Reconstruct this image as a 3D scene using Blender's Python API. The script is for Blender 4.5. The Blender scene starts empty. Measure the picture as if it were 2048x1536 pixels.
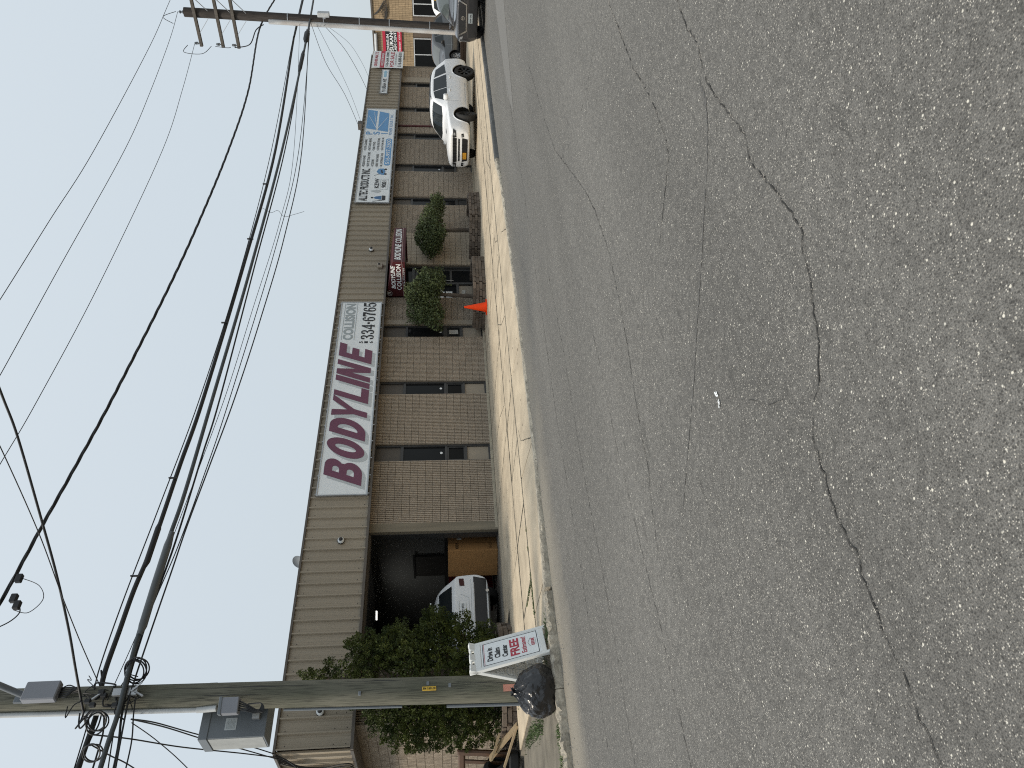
import bpy, bmesh, math, random
from mathutils import Vector, Matrix
from mathutils.bvhtree import BVHTree
R = math.radians
random.seed(7)
scene = bpy.context.scene
col = scene.collection

# ------------------------------------------------------------------ camera
cd = bpy.data.cameras.new('camera')
cam = bpy.data.objects.new('camera', cd)
col.objects.link(cam)
YAW, PITCH, ROLL = 0.777762, 0.0904295, 0.0099087
fw = Vector((math.sin(YAW)*math.cos(PITCH), math.cos(YAW)*math.cos(PITCH), -math.sin(PITCH)))
r0 = Vector((math.cos(YAW), -math.sin(YAW), 0))
d0 = fw.cross(r0)
rt = r0*math.cos(ROLL) + d0*math.sin(ROLL)
dn = -r0*math.sin(ROLL) + d0*math.cos(ROLL)
# the phone was held on its side: picture right = world down, picture up = world right
cam.matrix_world = Matrix(((dn.x, rt.x, -fw.x, 0.0), (dn.y, rt.y, -fw.y, -16.381), (dn.z, rt.z, -fw.z, 1.36), (0, 0, 0, 1)))
cd.sensor_fit = 'HORIZONTAL'
cd.sensor_width = 36.0
cd.lens = 36.0*1526.08/2048.0
cd.clip_start = 0.05
cd.clip_end = 2000
scene.camera = cam

# ------------------------------------------------------------------ sky and sun
SUN_DIR = Vector((-0.60, 0.20, 0.78)).normalized()      # towards the sun: left of the street, a little behind the shops
elev = math.asin(SUN_DIR.z)
azim = math.atan2(SUN_DIR.x, SUN_DIR.y)
world = bpy.data.worlds.new('World')
scene.world = world
world.use_nodes = True
wn = world.node_tree
wn.nodes.clear()
wo = wn.nodes.new('ShaderNodeOutputWorld')
bgd = wn.nodes.new('ShaderNodeBackground')
sky = wn.nodes.new('ShaderNodeTexSky')
sky.sky_type = 'NISHITA'
sky.sun_disc = False
sky.sun_elevation = elev
sky.sun_rotation = azim
sky.air_density = 1.0
sky.dust_density = 3.0
sky.ozone_density = 1.5
mixc = wn.nodes.new('ShaderNodeMix')
mixc.data_type = 'RGBA'
mixc.inputs[0].default_value = 0.80                      # a thin even layer of haze over the clear sky
# a hazy overcast is a little brighter overhead than at the horizon, all the way round
wtc = wn.nodes.new('ShaderNodeTexCoord'); wsx = wn.nodes.new('ShaderNodeSeparateXYZ'); wmr = wn.nodes.new('ShaderNodeMapRange'); wvm = wn.nodes.new('ShaderNodeVectorMath')
wn.links.new(wtc.outputs['Generated'], wsx.inputs[0]); wn.links.new(wsx.outputs[2], wmr.inputs[0])
wmr.inputs[1].default_value = 0.0; wmr.inputs[2].default_value = 0.9; wmr.inputs[3].default_value = 0.92; wmr.inputs[4].default_value = 1.26
wvm.operation = 'SCALE'; wvm.inputs[0].default_value = (5.50, 6.04, 6.34)
wn.links.new(wmr.outputs[0], wvm.inputs['Scale']); wn.links.new(wvm.outputs[0], mixc.inputs[7])
wn.links.new(sky.outputs[0], mixc.inputs[6])
wn.links.new(mixc.outputs[2], bgd.inputs[0])
bgd.inputs[1].default_value = 0.10
wn.links.new(bgd.outputs[0], wo.inputs[0])
sd = bpy.data.lights.new('sun', 'SUN')
sd.energy = 2.0
sd.angle = R(12)
sd.color = (1.0, 0.90, 0.75)
sun = bpy.data.objects.new('sun', sd)
col.objects.link(sun)
sun.rotation_euler = SUN_DIR.to_track_quat('Z', 'Y').to_euler()
sun.location = (0, 0, 30)
vs = scene.view_settings
vs.view_transform = 'Standard'
vs.look = 'None'
vs.gamma = 1
vs.exposure = 0.38
vs.use_curve_mapping = False
scene.cycles.max_bounces = 8
scene.cycles.use_denoising = False
scene.cycles.use_adaptive_sampling = False
scene.cycles.filter_width = 1.1
scene.cycles.sample_clamp_indirect = 0.8
scene.cycles.caustics_reflective = False
scene.cycles.caustics_refractive = False

# ------------------------------------------------------------------ materials
MATS = {}
def nodes_of(name):
    m = bpy.data.materials.new(name)
    m.use_nodes = True
    nt = m.node_tree
    b = nt.nodes['Principled BSDF']
    return m, nt, b
def mk(name, c, rough=0.7, var=0.12, scale=6.0, bump=0.0, bscale=None, metal=0.0, spec=0.5, obj_rand=0.0, stretch=(1, 1, 1), c2=None, detail=6.0, coat=0.0, wcoord=False, island=0.0):
    if name in MATS:
        return MATS[name]
    m, nt, b = nodes_of(name)
    N, L = nt.nodes, nt.links
    b.inputs['Roughness'].default_value = rough
    b.inputs['Metallic'].default_value = metal
    b.inputs['Specular IOR Level'].default_value = spec
    if coat:
        b.inputs['Coat Weight'].default_value = coat
        b.inputs['Coat Roughness'].default_value = 0.04
    if wcoord:
        g = N.new('ShaderNodeNewGeometry'); src = g.outputs['Position']
    else:
        g = N.new('ShaderNodeTexCoord'); src = g.outputs['Object']
    mp = N.new('ShaderNodeMapping')
    mp.inputs['Scale'].default_value = stretch
    L.new(src, mp.inputs[0])
    nz = N.new('ShaderNodeTexNoise')
    nz.inputs['Scale'].default_value = scale
    nz.inputs['Detail'].default_value = detail
    nz.inputs['Roughness'].default_value = 0.6
    L.new(mp.outputs[0], nz.inputs[0])
    mr = N.new('ShaderNodeMapRange')
    mr.inputs[1].default_value = 0.3; mr.inputs[2].default_value = 0.7
    L.new(nz.outputs[0], mr.inputs[0])
    mx = N.new('ShaderNodeMix'); mx.data_type = 'RGBA'
    L.new(mr.outputs[0], mx.inputs[0])
    ca = c2 if c2 else tuple(x*(1-var) for x in c)
    cb = c if c2 else tuple(min(1, x*(1+var)) for x in c)
    mx.inputs[6].default_value = (*ca, 1); mx.inputs[7].default_value = (*cb, 1)
    out = mx.outputs[2]
    if obj_rand or island:
        hv = N.new('ShaderNodeHueSaturation')
        if island:
            oi = N.new('ShaderNodeNewGeometry'); so = oi.outputs['Random Per Island']; am = island
        else:
            oi = N.new('ShaderNodeObjectInfo'); so = oi.outputs['Random']; am = obj_rand
        m2 = N.new('ShaderNodeMapRange')
        m2.inputs[3].default_value = 1-am; m2.inputs[4].default_value = 1+am
        L.new(so, m2.inputs[0]); L.new(m2.outputs[0], hv.inputs['Value']); L.new(out, hv.inputs['Color'])
        out = hv.outputs[0]
    L.new(out, b.inputs['Base Color'])
    if bump:
        n2 = N.new('ShaderNodeTexNoise')
        n2.inputs['Scale'].default_value = bscale or scale*4
        n2.inputs['Detail'].default_value = 5
        L.new(mp.outputs[0], n2.inputs[0])
        bp = N.new('ShaderNodeBump')
        bp.inputs['Strength'].default_value = bump
        bp.inputs['Distance'].default_value = 0.02
        L.new(n2.outputs[0], bp.inputs['Height'])
        L.new(bp.outputs[0], b.inputs['Normal'])
    MATS[name] = m
    return m

def asphalt_material():
    m, nt, b = nodes_of('asphalt')
    N, L = nt.nodes, nt.links
    g = N.new('ShaderNodeNewGeometry')
    def vor(scale, seed):
        mp = N.new('ShaderNodeMapping'); mp.inputs['Location'].default_value = (seed, seed*1.7, 0)
        L.new(g.outputs['Position'], mp.inputs[0])
        v = N.new('ShaderNodeTexVoronoi'); v.inputs['Scale'].default_value = scale
        L.new(mp.outputs[0], v.inputs['Vector'])
        return v
    def ramp(src, lo, hi, a=0.0, bb=1.0):
        r_ = N.new('ShaderNodeMapRange')
        r_.inputs[1].default_value = lo; r_.inputs[2].default_value = hi
        r_.inputs[3].default_value = a; r_.inputs[4].default_value = bb
        L.new(src, r_.inputs[0]); return r_.outputs[0]
    def noise(scale, det=5, stretch=(1, 1, 1)):
        mp = N.new('ShaderNodeMapping'); mp.inputs['Scale'].default_value = stretch
        L.new(g.outputs['Position'], mp.inputs[0])
        n = N.new('ShaderNodeTexNoise'); n.inputs['Scale'].default_value = scale; n.inputs['Detail'].default_value = det
        L.new(mp.outputs[0], n.inputs[0]); return n.outputs[0]
    def mix(fac, a, c2, typ='MIX'):
        x = N.new('ShaderNodeMix'); x.data_type = 'RGBA'; x.blend_type = typ
        if hasattr(fac, 'node'): L.new(fac, x.inputs[0])
        else: x.inputs[0].default_value = fac
        for i, q in ((6, a), (7, c2)):
            if isinstance(q, tuple): x.inputs[i].default_value = (*q, 1)
            else: L.new(q, x.inputs[i])
        return x.outputs[2]
    def mul(a, c2):
        x = N.new('ShaderNodeMath'); x.operation = 'MULTIPLY'
        L.new(a, x.inputs[0])
        if hasattr(c2, 'node'): L.new(c2, x.inputs[1])
        else: x.inputs[1].default_value = c2
        return x.outputs[0]
    base = mix(ramp(noise(0.35, 6, (0.35, 1, 1)), .3, .7), (.118, .114, .106), (.146, .141, .131))
    fine = mix(ramp(noise(150, 3), .3, .7), (.55, .55, .55), (1.45, 1.45, 1.45))
    c = mix(1.0, base, fine, 'MULTIPLY')
    mid = mix(ramp(noise(22, 4), .3, .7), (.80, .80, .80), (1.2, 1.2, 1.2))
    c = mix(1.0, c, mid, 'MULTIPLY')
    lane = mix(ramp(noise(.9, 4, (.12, 1, 1)), .35, .65), (.90, .90, .90), (1.08, 1.08, 1.08))
    c = mix(1.0, c, lane, 'MULTIPLY')
    fleck = ramp(noise(9, 3, (.22, 1, 1)), .66, .74, 0, .5)
    c = mix(fleck, c, (.060, .058, .054))
    # pale aggregate worn to the surface
    v1 = vor(135, 0.0)
    sep = N.new('ShaderNodeSeparateColor'); L.new(v1.outputs['Color'], sep.inputs[0])
    dens = ramp(noise(0.8, 3), .3, .7, .74, .84)
    gt = N.new('ShaderNodeMath'); gt.operation = 'GREATER_THAN'; L.new(sep.outputs[0], gt.inputs[0]); L.new(dens, gt.inputs[1])
    disc = ramp(v1.outputs['Distance'], .30, .52, 1, 0)
    s1 = mul(gt.outputs[0], disc)
    stone = mix(sep.outputs[1], (.26, .245, .215), (.58, .55, .49))
    c = mix(s1, c, stone)
    v2 = vor(52, 3.3)
    sp2 = N.new('ShaderNodeSeparateColor'); L.new(v2.outputs['Color'], sp2.inputs[0])
    g2 = N.new('ShaderNodeMath'); g2.operation = 'GREATER_THAN'; L.new(sp2.outputs[0], g2.inputs[0]); g2.inputs[1].default_value = .955
    s2 = mul(g2.outputs[0], ramp(v2.outputs['Distance'], .18, .34, 1, 0))
    c = mix(s2, c, (.66, .63, .55))
    # dark pits
    v3 = vor(75, 8.1)
    sp3 = N.new('ShaderNodeSeparateColor'); L.new(v3.outputs['Color'], sp3.inputs[0])
    g3 = N.new('ShaderNodeMath'); g3.operation = 'GREATER_THAN'; L.new(sp3.outputs[2], g3.inputs[0]); g3.inputs[1].default_value = .72
    s3 = mul(g3.outputs[0], ramp(v3.outputs['Distance'], .2, .5, .75, 0))
    c = mix(s3, c, (.05, .048, .045))
    # sand and dust washed against the kerb
    sx = N.new('ShaderNodeSeparateXYZ'); L.new(g.outputs['Position'], sx.inputs[0])
    edge = N.new('ShaderNodeMath'); edge.operation = 'ADD'
    wob = ramp(noise(1.2, 4), .2, .8, -.35, .35)
    L.new(sx.outputs[1], edge.inputs[0]); L.new(wob, edge.inputs[1])
    near = ramp(edge.outputs[0], -7.6, -6.7, 0, .68)
    left = ramp(sx.outputs[0], 4.0, 13.0, 1, .25)
    c = mix(mul(near, left), c, mix(ramp(noise(90, 2), .35, .65), (.20, .18, .145), (.40, .36, .29)))
    L.new(c, b.inputs['Base Color'])
    b.inputs['Roughness'].default_value = .88
    b.inputs['Specular IOR Level'].default_value = .35
    hb = N.new('ShaderNodeMath'); hb.operation = 'ADD'
    L.new(ramp(v1.outputs['Distance'], 0, .6, 1, 0), hb.inputs[0]); L.new(noise(60, 4), hb.inputs[1])
    bp = N.new('ShaderNodeBump'); bp.inputs['Strength'].default_value = .55; bp.inputs['Distance'].default_value = .006
    L.new(hb.outputs[0], bp.inputs['Height']); L.new(bp.outputs[0], b.inputs['Normal'])
    return m

def wood_pole_material(name, a, bcol, dark):
    m, nt, b = nodes_of(name)
    N, L = nt.nodes, nt.links
    tc = N.new('ShaderNodeTexCoord')
    def nz(scale, st, det=6, dist=0.0):
        mp = N.new('ShaderNodeMapping'); mp.inputs['Scale'].default_value = st
        L.new(tc.outputs['Object'], mp.inputs[0])
        n = N.new('ShaderNodeTexNoise'); n.inputs['Scale'].default_value = scale; n.inputs['Detail'].default_value = det; n.inputs['Distortion'].default_value = dist
        L.new(mp.outputs[0], n.inputs[0]); return n.outputs[0]
    def mr(s, lo, hi):
        r_ = N.new('ShaderNodeMapRange'); r_.inputs[1].default_value = lo; r_.inputs[2].default_value = hi
        L.new(s, r_.inputs[0]); return r_.outputs[0]
    x = N.new('ShaderNodeMix'); x.data_type = 'RGBA'
    L.new(mr(nz(3, (1, 1, .25), 4), .35, .65), x.inputs[0]); x.inputs[6].default_value = (*a, 1); x.inputs[7].default_value = (*bcol, 1)
    y = N.new('ShaderNodeMix'); y.data_type = 'RGBA'
    grain = nz(60, (1, 1, .05), 6, .5)
    L.new(mr(grain, .47, .74), y.inputs[0]); L.new(x.outputs[2], y.inputs[6]); y.inputs[7].default_value = (*dark, 1)
    L.new(y.outputs[2], b.inputs['Base Color'])
    b.inputs['Roughness'].default_value = .85
    bp = N.new('ShaderNodeBump'); bp.inputs['Strength'].default_value = .5; bp.inputs['Distance'].default_value = .01
    L.new(grain, bp.inputs['Height']); L.new(bp.outputs[0], b.inputs['Normal'])
    return m

M_ASPH = asphalt_material()
M_CONC = mk('concrete_walk', (.475, .398, .292), .85, .22, 1.7, .25, 60, obj_rand=.07, detail=9, wcoord=True)
M_JOINT = mk('joint_dirt', (.09, .08, .06), .95, .3, 20, wcoord=True)
M_KERB = mk('kerb_concrete', (.40, .36, .29), .9, .45, 9, 1.0, 35, obj_rand=.1, detail=9)
M_KERBDARK = mk('kerb_bluestone', (.13, .13, .125), .85, .25, 6, .3, 40, obj_rand=.1)
M_DIRT = mk('dirt', (.155, .138, .108), .95, .35, 3, .5, 40, wcoord=True, detail=9)
M_BLOCK = mk('fluted_block', (.40, .335, .262), .9, .20, 14, .8, 60, obj_rand=.06, detail=8)
M_BLOCKW = mk('fluted_block_far', (.40, .335, .262), .9, .20, 14, .6, 60, island=.06, wcoord=True)
M_TILE = mk('scored_block', (.40, .33, .245), .8, .10, 4, .2, 60, island=.07, wcoord=True)
M_MORTAR = mk('mortar', (.19, .16, .125), .95, .2, 10, wcoord=True)
M_BASEC = mk('base_concrete', (.42, .37, .28), .9, .25, 4, .3, 50, wcoord=True)
M_FASC = mk('fascia_metal', (.325, .278, .212), .5, .10, 1.3, .0, metal=.0, spec=.4, obj_rand=.05, stretch=(1, 1, .2))
M_TRIM = mk('bronze_trim', (.10, .085, .07), .5, .15, 3)
M_FRAME = mk('bronze_frame', (.045, .045, .045), .4, .2, 3, spec=.5)
M_SPAN = mk('spandrel_tan', (.33, .28, .215), .55, .08, 2)
M_SCREW = mk('screw', (.06, .055, .05), .5)
M_WHITE = mk('sign_white', (.82, .85, .86), .45, .03, 1.5)
M_MAROON = mk('sign_maroon', (.155, .045, .085), .45, .08, 5)
M_SHADOWGREY = mk('print_grey', (.50, .53, .54), .5, .03, 3)
M_LTGREY = mk('print_midgrey', (.36, .40, .41), .5, .03, 3)
M_BLACK = mk('print_black', (.012, .012, .014), .5, .1, 3)
M_BLUE = mk('print_blue', (.13, .33, .60), .5, .05, 3)
M_RED = mk('print_red', (.45, .02, .05), .5, .05, 3)
M_AWN = mk('awning_vinyl', (.065, .008, .012), .5, .15, 2, .1, 30)
M_BKPAINT = mk('dark_plastic', (.02, .02, .021), .45, .2, 4)
M_CABLE = mk('cable_black', (.014, .015, .017), .55, .2, 8)
M_CABLEG = mk('cable_grey', (.055, .065, .07), .5, .2, 8)
M_GREYBOX = mk('grey_box', (.16, .18, .20), .5, .06, 3)
M_GREYLT = mk('grey_box_light', (.24, .25, .28), .5, .05, 3)
M_PVC = mk('pvc_pipe', (.50, .52, .53), .45, .12, 4)
M_GALV = mk('galvanised', (.42, .43, .44), .4, .12, 8, metal=.7)
M_POLE = wood_pole_material('pole_treated', (.105, .108, .078), (.185, .178, .140), (.032, .033, .025))
M_POLED = wood_pole_material('pole_dark', (.040, .033, .029), (.062, .052, .046), (.014, .012, .011))
M_ARM = wood_pole_material('crossarm_wood', (.09, .08, .068), (.13, .115, .10), (.04, .035, .03))
M_ORANGE = mk('cone_orange', (.90, .065, .008), .6, .05, 3, spec=.2)
M_STONE = mk('planter_stone', (.145, .115, .09), .9, .3, 9, .6, 40, obj_rand=.3)
M_SOIL = mk('soil', (.05, .04, .03), 1, .4, 12, .8, 30)
M_BARK = mk('bark', (.10, .08, .062), .95, .35, 10, .8, 40, stretch=(1, 1, .3))
M_LEAF = mk('leaf_small', (.078, .102, .038), .55, .3, 3, island=.5, spec=.4, wcoord=True)
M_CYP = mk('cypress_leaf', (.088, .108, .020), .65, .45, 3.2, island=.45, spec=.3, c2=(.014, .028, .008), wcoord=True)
M_GRASS = mk('weed', (.058, .095, .026), .7, .4, 4, island=.4, wcoord=True)
M_CARD = mk('cardboard', (.36, .19, .07), .85, .08, 3)
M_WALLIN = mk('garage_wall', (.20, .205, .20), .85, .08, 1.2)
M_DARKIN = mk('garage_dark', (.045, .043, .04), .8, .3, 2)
M_FLOORIN = mk('garage_floor', (.20, .19, .17), .6, .25, 1.5)
M_TRIMWOOD = mk('jamb_wood', (.22, .19, .14), .85, .2, 5, .3, 30, stretch=(1, 1, .1))
M_PLANK = mk('pine_plank', (.40, .30, .18), .75, .15, 8, .2, 30, stretch=(.15, 1, 1))
M_BROWNWOOD = mk('brown_wood', (.075, .036, .016), .5, .3, 5, .1, 30)
M_RUBBER = mk('tyre_rubber', (.018, .018, .018), .8, .2, 12, .2, 60)
M_RIM = mk('rim_dark', (.03, .03, .032), .35, .1, 5, metal=.6)
M_CHROME = mk('chrome', (.65, .66, .67), .18, .03, 5, metal=1)
M_CARWHITE = mk('paint_white', (.84, .85, .86), .28, .02, 2)
M_CARGREY = mk('paint_grey', (.038, .038, .042), .3, .05, 2, coat=.9, metal=.3)
M_CARDARK = mk('paint_charcoal', (.035, .037, .04), .3, .05, 2, coat=.9)
M_TANBRICK = mk('tan_brick', (.35, .26, .16), .9, .10, 6, .3, 40, wcoord=True, island=.12)
M_BROWNPANEL = mk('brown_panel', (.11, .085, .065), .8, .15, 3, wcoord=True)
M_PINK = mk('tag_pink', (.55, .25, .19), .7, .08, 9)
M_YELLOW = mk('tag_yellow', (.65, .42, .05), .6, .1, 9)
M_REDCAB = mk('red_cabinet', (.12, .008, .010), .4, .1, 3)

def glass_material(name, c, rough=.05, spec=.5):
    m, nt, b = nodes_of(name)
    N, L = nt.nodes, nt.links
    tc = N.new('ShaderNodeTexCoord')
    nz = N.new('ShaderNodeTexNoise'); nz.inputs['Scale'].default_value = 1.5
    L.new(tc.outputs['Object'], nz.inputs[0])
    x = N.new('ShaderNodeMix'); x.data_type = 'RGBA'
    L.new(nz.outputs[0], x.inputs[0])
    x.inputs[6].default_value = (*[q*.7 for q in c], 1); x.inputs[7].default_value = (*[q*1.3 for q in c], 1)
    L.new(x.outputs[2], b.inputs['Base Color'])
    b.inputs['Roughness'].default_value = rough
    b.inputs['Specular IOR Level'].default_value = spec
    bp = N.new('ShaderNodeBump'); bp.inputs['Strength'].default_value = .03
    L.new(nz.outputs[0], bp.inputs['Height']); L.new(bp.outputs[0], b.inputs['Normal'])
    return m
M_GLASS = glass_material('window_glass', (.012, .013, .014), .08, .18)
M_CARGLASS = glass_material('car_glass', (.016, .020, .022), .06, .28)
M_LAMPGLASS = glass_material('lamp_glass', (.30, .31, .32), .1, .8)
def bag_material():
    m, nt, b = nodes_of('bag_plastic')
    N, L = nt.nodes, nt.links
    tc = N.new('ShaderNodeTexCoord')
    nz = N.new('ShaderNodeTexNoise'); nz.inputs['Scale'].default_value = 7; nz.inputs['Detail'].default_value = 4; nz.inputs['Distortion'].default_value = 1.5
    L.new(tc.outputs['Object'], nz.inputs[0])
    x = N.new('ShaderNodeMix'); x.data_type = 'RGBA'; L.new(nz.outputs[0], x.inputs[0])
    x.inputs[6].default_value = (.006, .006, .007, 1); x.inputs[7].default_value = (.016, .016, .018, 1)
    L.new(x.outputs[2], b.inputs['Base Color'])
    b.inputs['Roughness'].default_value = .22; b.inputs['Specular IOR Level'].default_value = .6
    bp = N.new('ShaderNodeBump'); bp.inputs['Strength'].default_value = .8; bp.inputs['Distance'].default_value = .03
    L.new(nz.outputs[0], bp.inputs['Height']); L.new(bp.outputs[0], b.inputs['Normal'])
    return m
M_BAG = bag_material()
def emit(name, c, s):
    m, nt, b = nodes_of(name)
    b.inputs['Base Color'].default_value = (*c, 1)
    b.inputs['Emission Color'].default_value = (*c, 1); b.inputs['Emission Strength'].default_value = s
    return m
M_TUBE = emit('lit_tube', (1, .97, .9), 3)
M_TUBE.cycles.emission_sampling = 'NONE'

# ------------------------------------------------------------------ helpers
class MB:
    def __init__(s): s.v = []; s.f = []
    def add(s, vs_, fs):
        o = len(s.v); s.v += [tuple(p) for p in vs_]; s.f += [tuple(i+o for i in f) for f in fs]; return s
    def box(s, x0, x1, y0, y1, z0, z1):
        v = [(x0, y0, z0), (x1, y0, z0), (x1, y1, z0), (x0, y1, z0), (x0, y0, z1), (x1, y0, z1), (x1, y1, z1), (x0, y1, z1)]
        return s.add(v, [(0, 3, 2, 1), (4, 5, 6, 7), (0, 1, 5, 4), (1, 2, 6, 5), (2, 3, 7, 6), (3, 0, 4, 7)])
    def bbox(s, x0, x1, y0, y1, z0, z1, bev=.01):
        bm = bmesh.new(); bmesh.ops.create_cube(bm, size=1)
        for q in bm.verts:
            q.co = Vector(((x0+x1)/2+q.co.x*(x1-x0), (y0+y1)/2+q.co.y*(y1-y0), (z0+z1)/2+q.co.z*(z1-z0)))
        bmesh.ops.bevel(bm, geom=list(bm.edges), offset=bev, segments=1, affect='EDGES', profile=.5)
        s.addbm(bm); bm.free(); return s
    def addbm(s, bm, M=None):
        bm.verts.index_update()
        vv = [(M @ q.co if M else q.co)[:] for q in bm.verts]
        return s.add(vv, [tuple(q.index for q in f.verts) for f in bm.faces])
    def bar(s, a, b, w, h, up=Vector((0, 0, 1))):
        a, b = Vector(a), Vector(b); d = (b-a).normalized()
        if abs(d.dot(up)) > .98: up = Vector((0, 1, 0))
        sx = d.cross(up).normalized()*w/2; sz = sx.cross(d).normalized()*h/2
        v = [a-sx-sz, a+sx-sz, a+sx+sz, a-sx+sz, b-sx-sz, b+sx-sz, b+sx+sz, b-sx+sz]
        return s.add(v, [(0, 1, 2, 3), (7, 6, 5, 4), (0, 4, 5, 1), (1, 5, 6, 2), (2, 6, 7, 3), (3, 7, 4, 0)])
    def tube(s, pts, r, n=8, cap=True):
        pts = [Vector(p) for p in pts]; rr = r if isinstance(r, (list, tuple)) else [r]*len(pts)
        d0_ = (pts[1]-pts[0]).normalized()
        a = d0_.cross(Vector((0, 0, 1)))
        if a.length < .05: a = d0_.cross(Vector((0, 1, 0)))
        a.normalize(); vv = []; ff = []
        for i, p in enumerate(pts):
            d = (pts[min(i+1, len(pts)-1)]-pts[max(i-1, 0)]).normalized()
            a = (a-d*a.dot(d)).normalized(); b_ = d.cross(a)
            for k in range(n):
                t = 2*math.pi*k/n
                vv.append(p+(a*math.cos(t)+b_*math.sin(t))*rr[i])
        for i in range(len(pts)-1):
            for k in range(n):
                ff.append((i*n+k, i*n+(k+1) % n, (i+1)*n+(k+1) % n, (i+1)*n+k))
        if cap:
            ff.append(tuple(reversed(range(n)))); ff.append(tuple((len(pts)-1)*n+k for k in range(n)))
        return s.add(vv, ff)
    def lathe(s, prof, n=20, M=None, cap=True):
        vv = []; ff = []
        for (r_, z) in prof:
            for k in range(n):
                t = 2*math.pi*k/n; p = Vector((r_*math.cos(t), r_*math.sin(t), z))
                vv.append(M @ p if M else p)
        for i in range(len(prof)-1):
            for k in range(n):
                ff.append((i*n+k, i*n+(k+1) % n, (i+1)*n+(k+1) % n, (i+1)*n+k))
        if cap: ff.append(tuple(reversed(range(n)))); ff.append(tuple((len(prof)-1)*n+k for k in range(n)))
        return s.add(vv, ff)
    def prism(s, poly, y0, y1, axis='y'):
        n = len(poly)
        def P(a, b, c):
            return {'y': (a, c, b), 'x': (c, a, b), 'z': (a, b, c)}[axis]
        v = [P(p[0], p[1], y0) for p in poly]+[P(p[0], p[1], y1) for p in poly]
        f = [tuple(range(n)), tuple(reversed(range(n, 2*n)))]+[(i, i+n, (i+1) % n+n, (i+1) % n) for i in range(n)]
        return s.add(v, f)
    def mesh(s, name, mat, smooth=None, off=None, fixn=False):
        me = bpy.data.meshes.new(name)
        vv = s.v if off is None else [(p[0]-off[0], p[1]-off[1], p[2]-off[2]) for p in s.v]
        me.from_pydata(vv, [], s.f); me.materials.append(mat)
        if fixn:
            bm = bmesh.new(); bm.from_mesh(me); bmesh.ops.recalc_face_normals(bm, faces=bm.faces); bm.to_mesh(me); bm.free()
        if smooth:
            me.polygons.foreach_set('use_smooth', [True]*len(me.polygons)); me.set_sharp_from_angle(angle=R(smooth))
        me.update(); return me
    def build(s, name, mat, parent=None, smooth=None, fixn=True, world=False):
        off = parent.location if (world and parent is not None) else None
        return link(name, s.mesh(name, mat, smooth, off, fixn), parent)
def link(name, me, parent=None, loc=(0, 0, 0), rz=0.0):
    o = bpy.data.objects.new(name, me); col.objects.link(o); o.parent = parent
    o.location = loc; o.rotation_euler = (0, 0, rz); return o
def empty(name, loc=(0, 0, 0), rz=0.0):
    o = bpy.data.objects.new(name, None); col.objects.link(o); o.location = loc; o.rotation_euler = (0, 0, rz)
    o.empty_display_size = .2; return o
def tag(o, label=None, cat=None, group=None, kind=None):
    if label: o['label'] = label
    if cat: o['category'] = cat
    if group: o['group'] = group
    if kind: o['kind'] = kind
    return o
def copy_tree(o, parent=None):
    c = o.copy(); col.objects.link(c); c.parent = parent
    for ch in o.children: copy_tree(ch, c)
    return c
def curve_to_mesh(cu, name, mat):
    o = bpy.data.objects.new('tmp', cu); col.objects.link(o)
    dg = bpy.context.evaluated_depsgraph_get(); dg.update()
    me = bpy.data.meshes.new_from_object(o.evaluated_get(dg)); me.name = name
    bpy.data.objects.remove(o); bpy.data.curves.remove(cu)
    me.materials.clear(); me.materials.append(mat); return me
def lay(me, org, rv, uv, nv=None):
    """flat xy mesh -> plane spanned by rv, uv at org"""
    org, rv, uv = Vector(org), Vector(rv), Vector(uv)
    for v in me.vertices: v.co = org+rv*v.co.x+uv*v.co.y
    me.update()
def text(body, name, mat, parent, org, w, h, rv=(1, 0, 0), uv=(0, 0, 1), bold=0.0, shear=0.0, space=1.0):
    """lettering fitted into a w x h box whose lower left corner is org (in the parent's space)"""
    cu = bpy.data.curves.new('t', 'FONT'); cu.body = body; cu.size = 1; cu.offset = bold; cu.shear = shear; cu.resolution_u = 3; cu.space_character = space
    me = curve_to_mesh(cu, name, mat)
    xs = [v.co.x for v in me.vertices]; ys = [v.co.y for v in me.vertices]
    if not xs: return None
    x0, x1, y0, y1 = min(xs), max(xs), min(ys), max(ys)
    sx, sy = w/(x1-x0), h/(y1-y0)
    for v in me.vertices: v.co.x = (v.co.x-x0)*sx; v.co.y = (v.co.y-y0)*sy
    lay(me, org, rv, uv)
    return link(name, me, parent)
def shapes(polys, name, mat, parent, org=(0, 0, 0), rv=(1, 0, 0), uv=(0, 0, 1)):
    """filled 2D outlines (even-odd holes)"""
    cu = bpy.data.curves.new('s', 'CURVE'); cu.dimensions = '2D'; cu.fill_mode = 'BOTH'
    for p in polys:
        sp = cu.splines.new('POLY'); sp.points.add(len(p)-1); sp.use_cyclic_u = True
        for q, a in zip(sp.points, p): q.co = (a[0], a[1], 0, 1)
    me = curve_to_mesh(cu, name, mat); lay(me, org, rv, uv)
    return link(name, me, parent)
def arc(cx, cy, rx, ry, a0, a1, n=12):
    return [(cx+rx*math.cos(R(a0+(a1-a0)*i/n)), cy+ry*math.sin(R(a0+(a1-a0)*i/n))) for i in range(n+1)]
def lerp(a, b, t): return a+(b-a)*t
def walk_z(y): return 0.014*y
def spline(pts, k=6):
    P = [Vector(p) for p in pts]; out = []
    for i in range(len(P)-1):
        a, b, c, d = P[max(i-1, 0)], P[i], P[i+1], P[min(i+2, len(P)-1)]
        for j in range(k):
            t = j/k
            out.append(.5*((2*b)+(c-a)*t+(2*a-5*b+4*c-d)*t*t+(3*b-a-3*c+d)*t**3))
    out.append(P[-1]); return out
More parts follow.
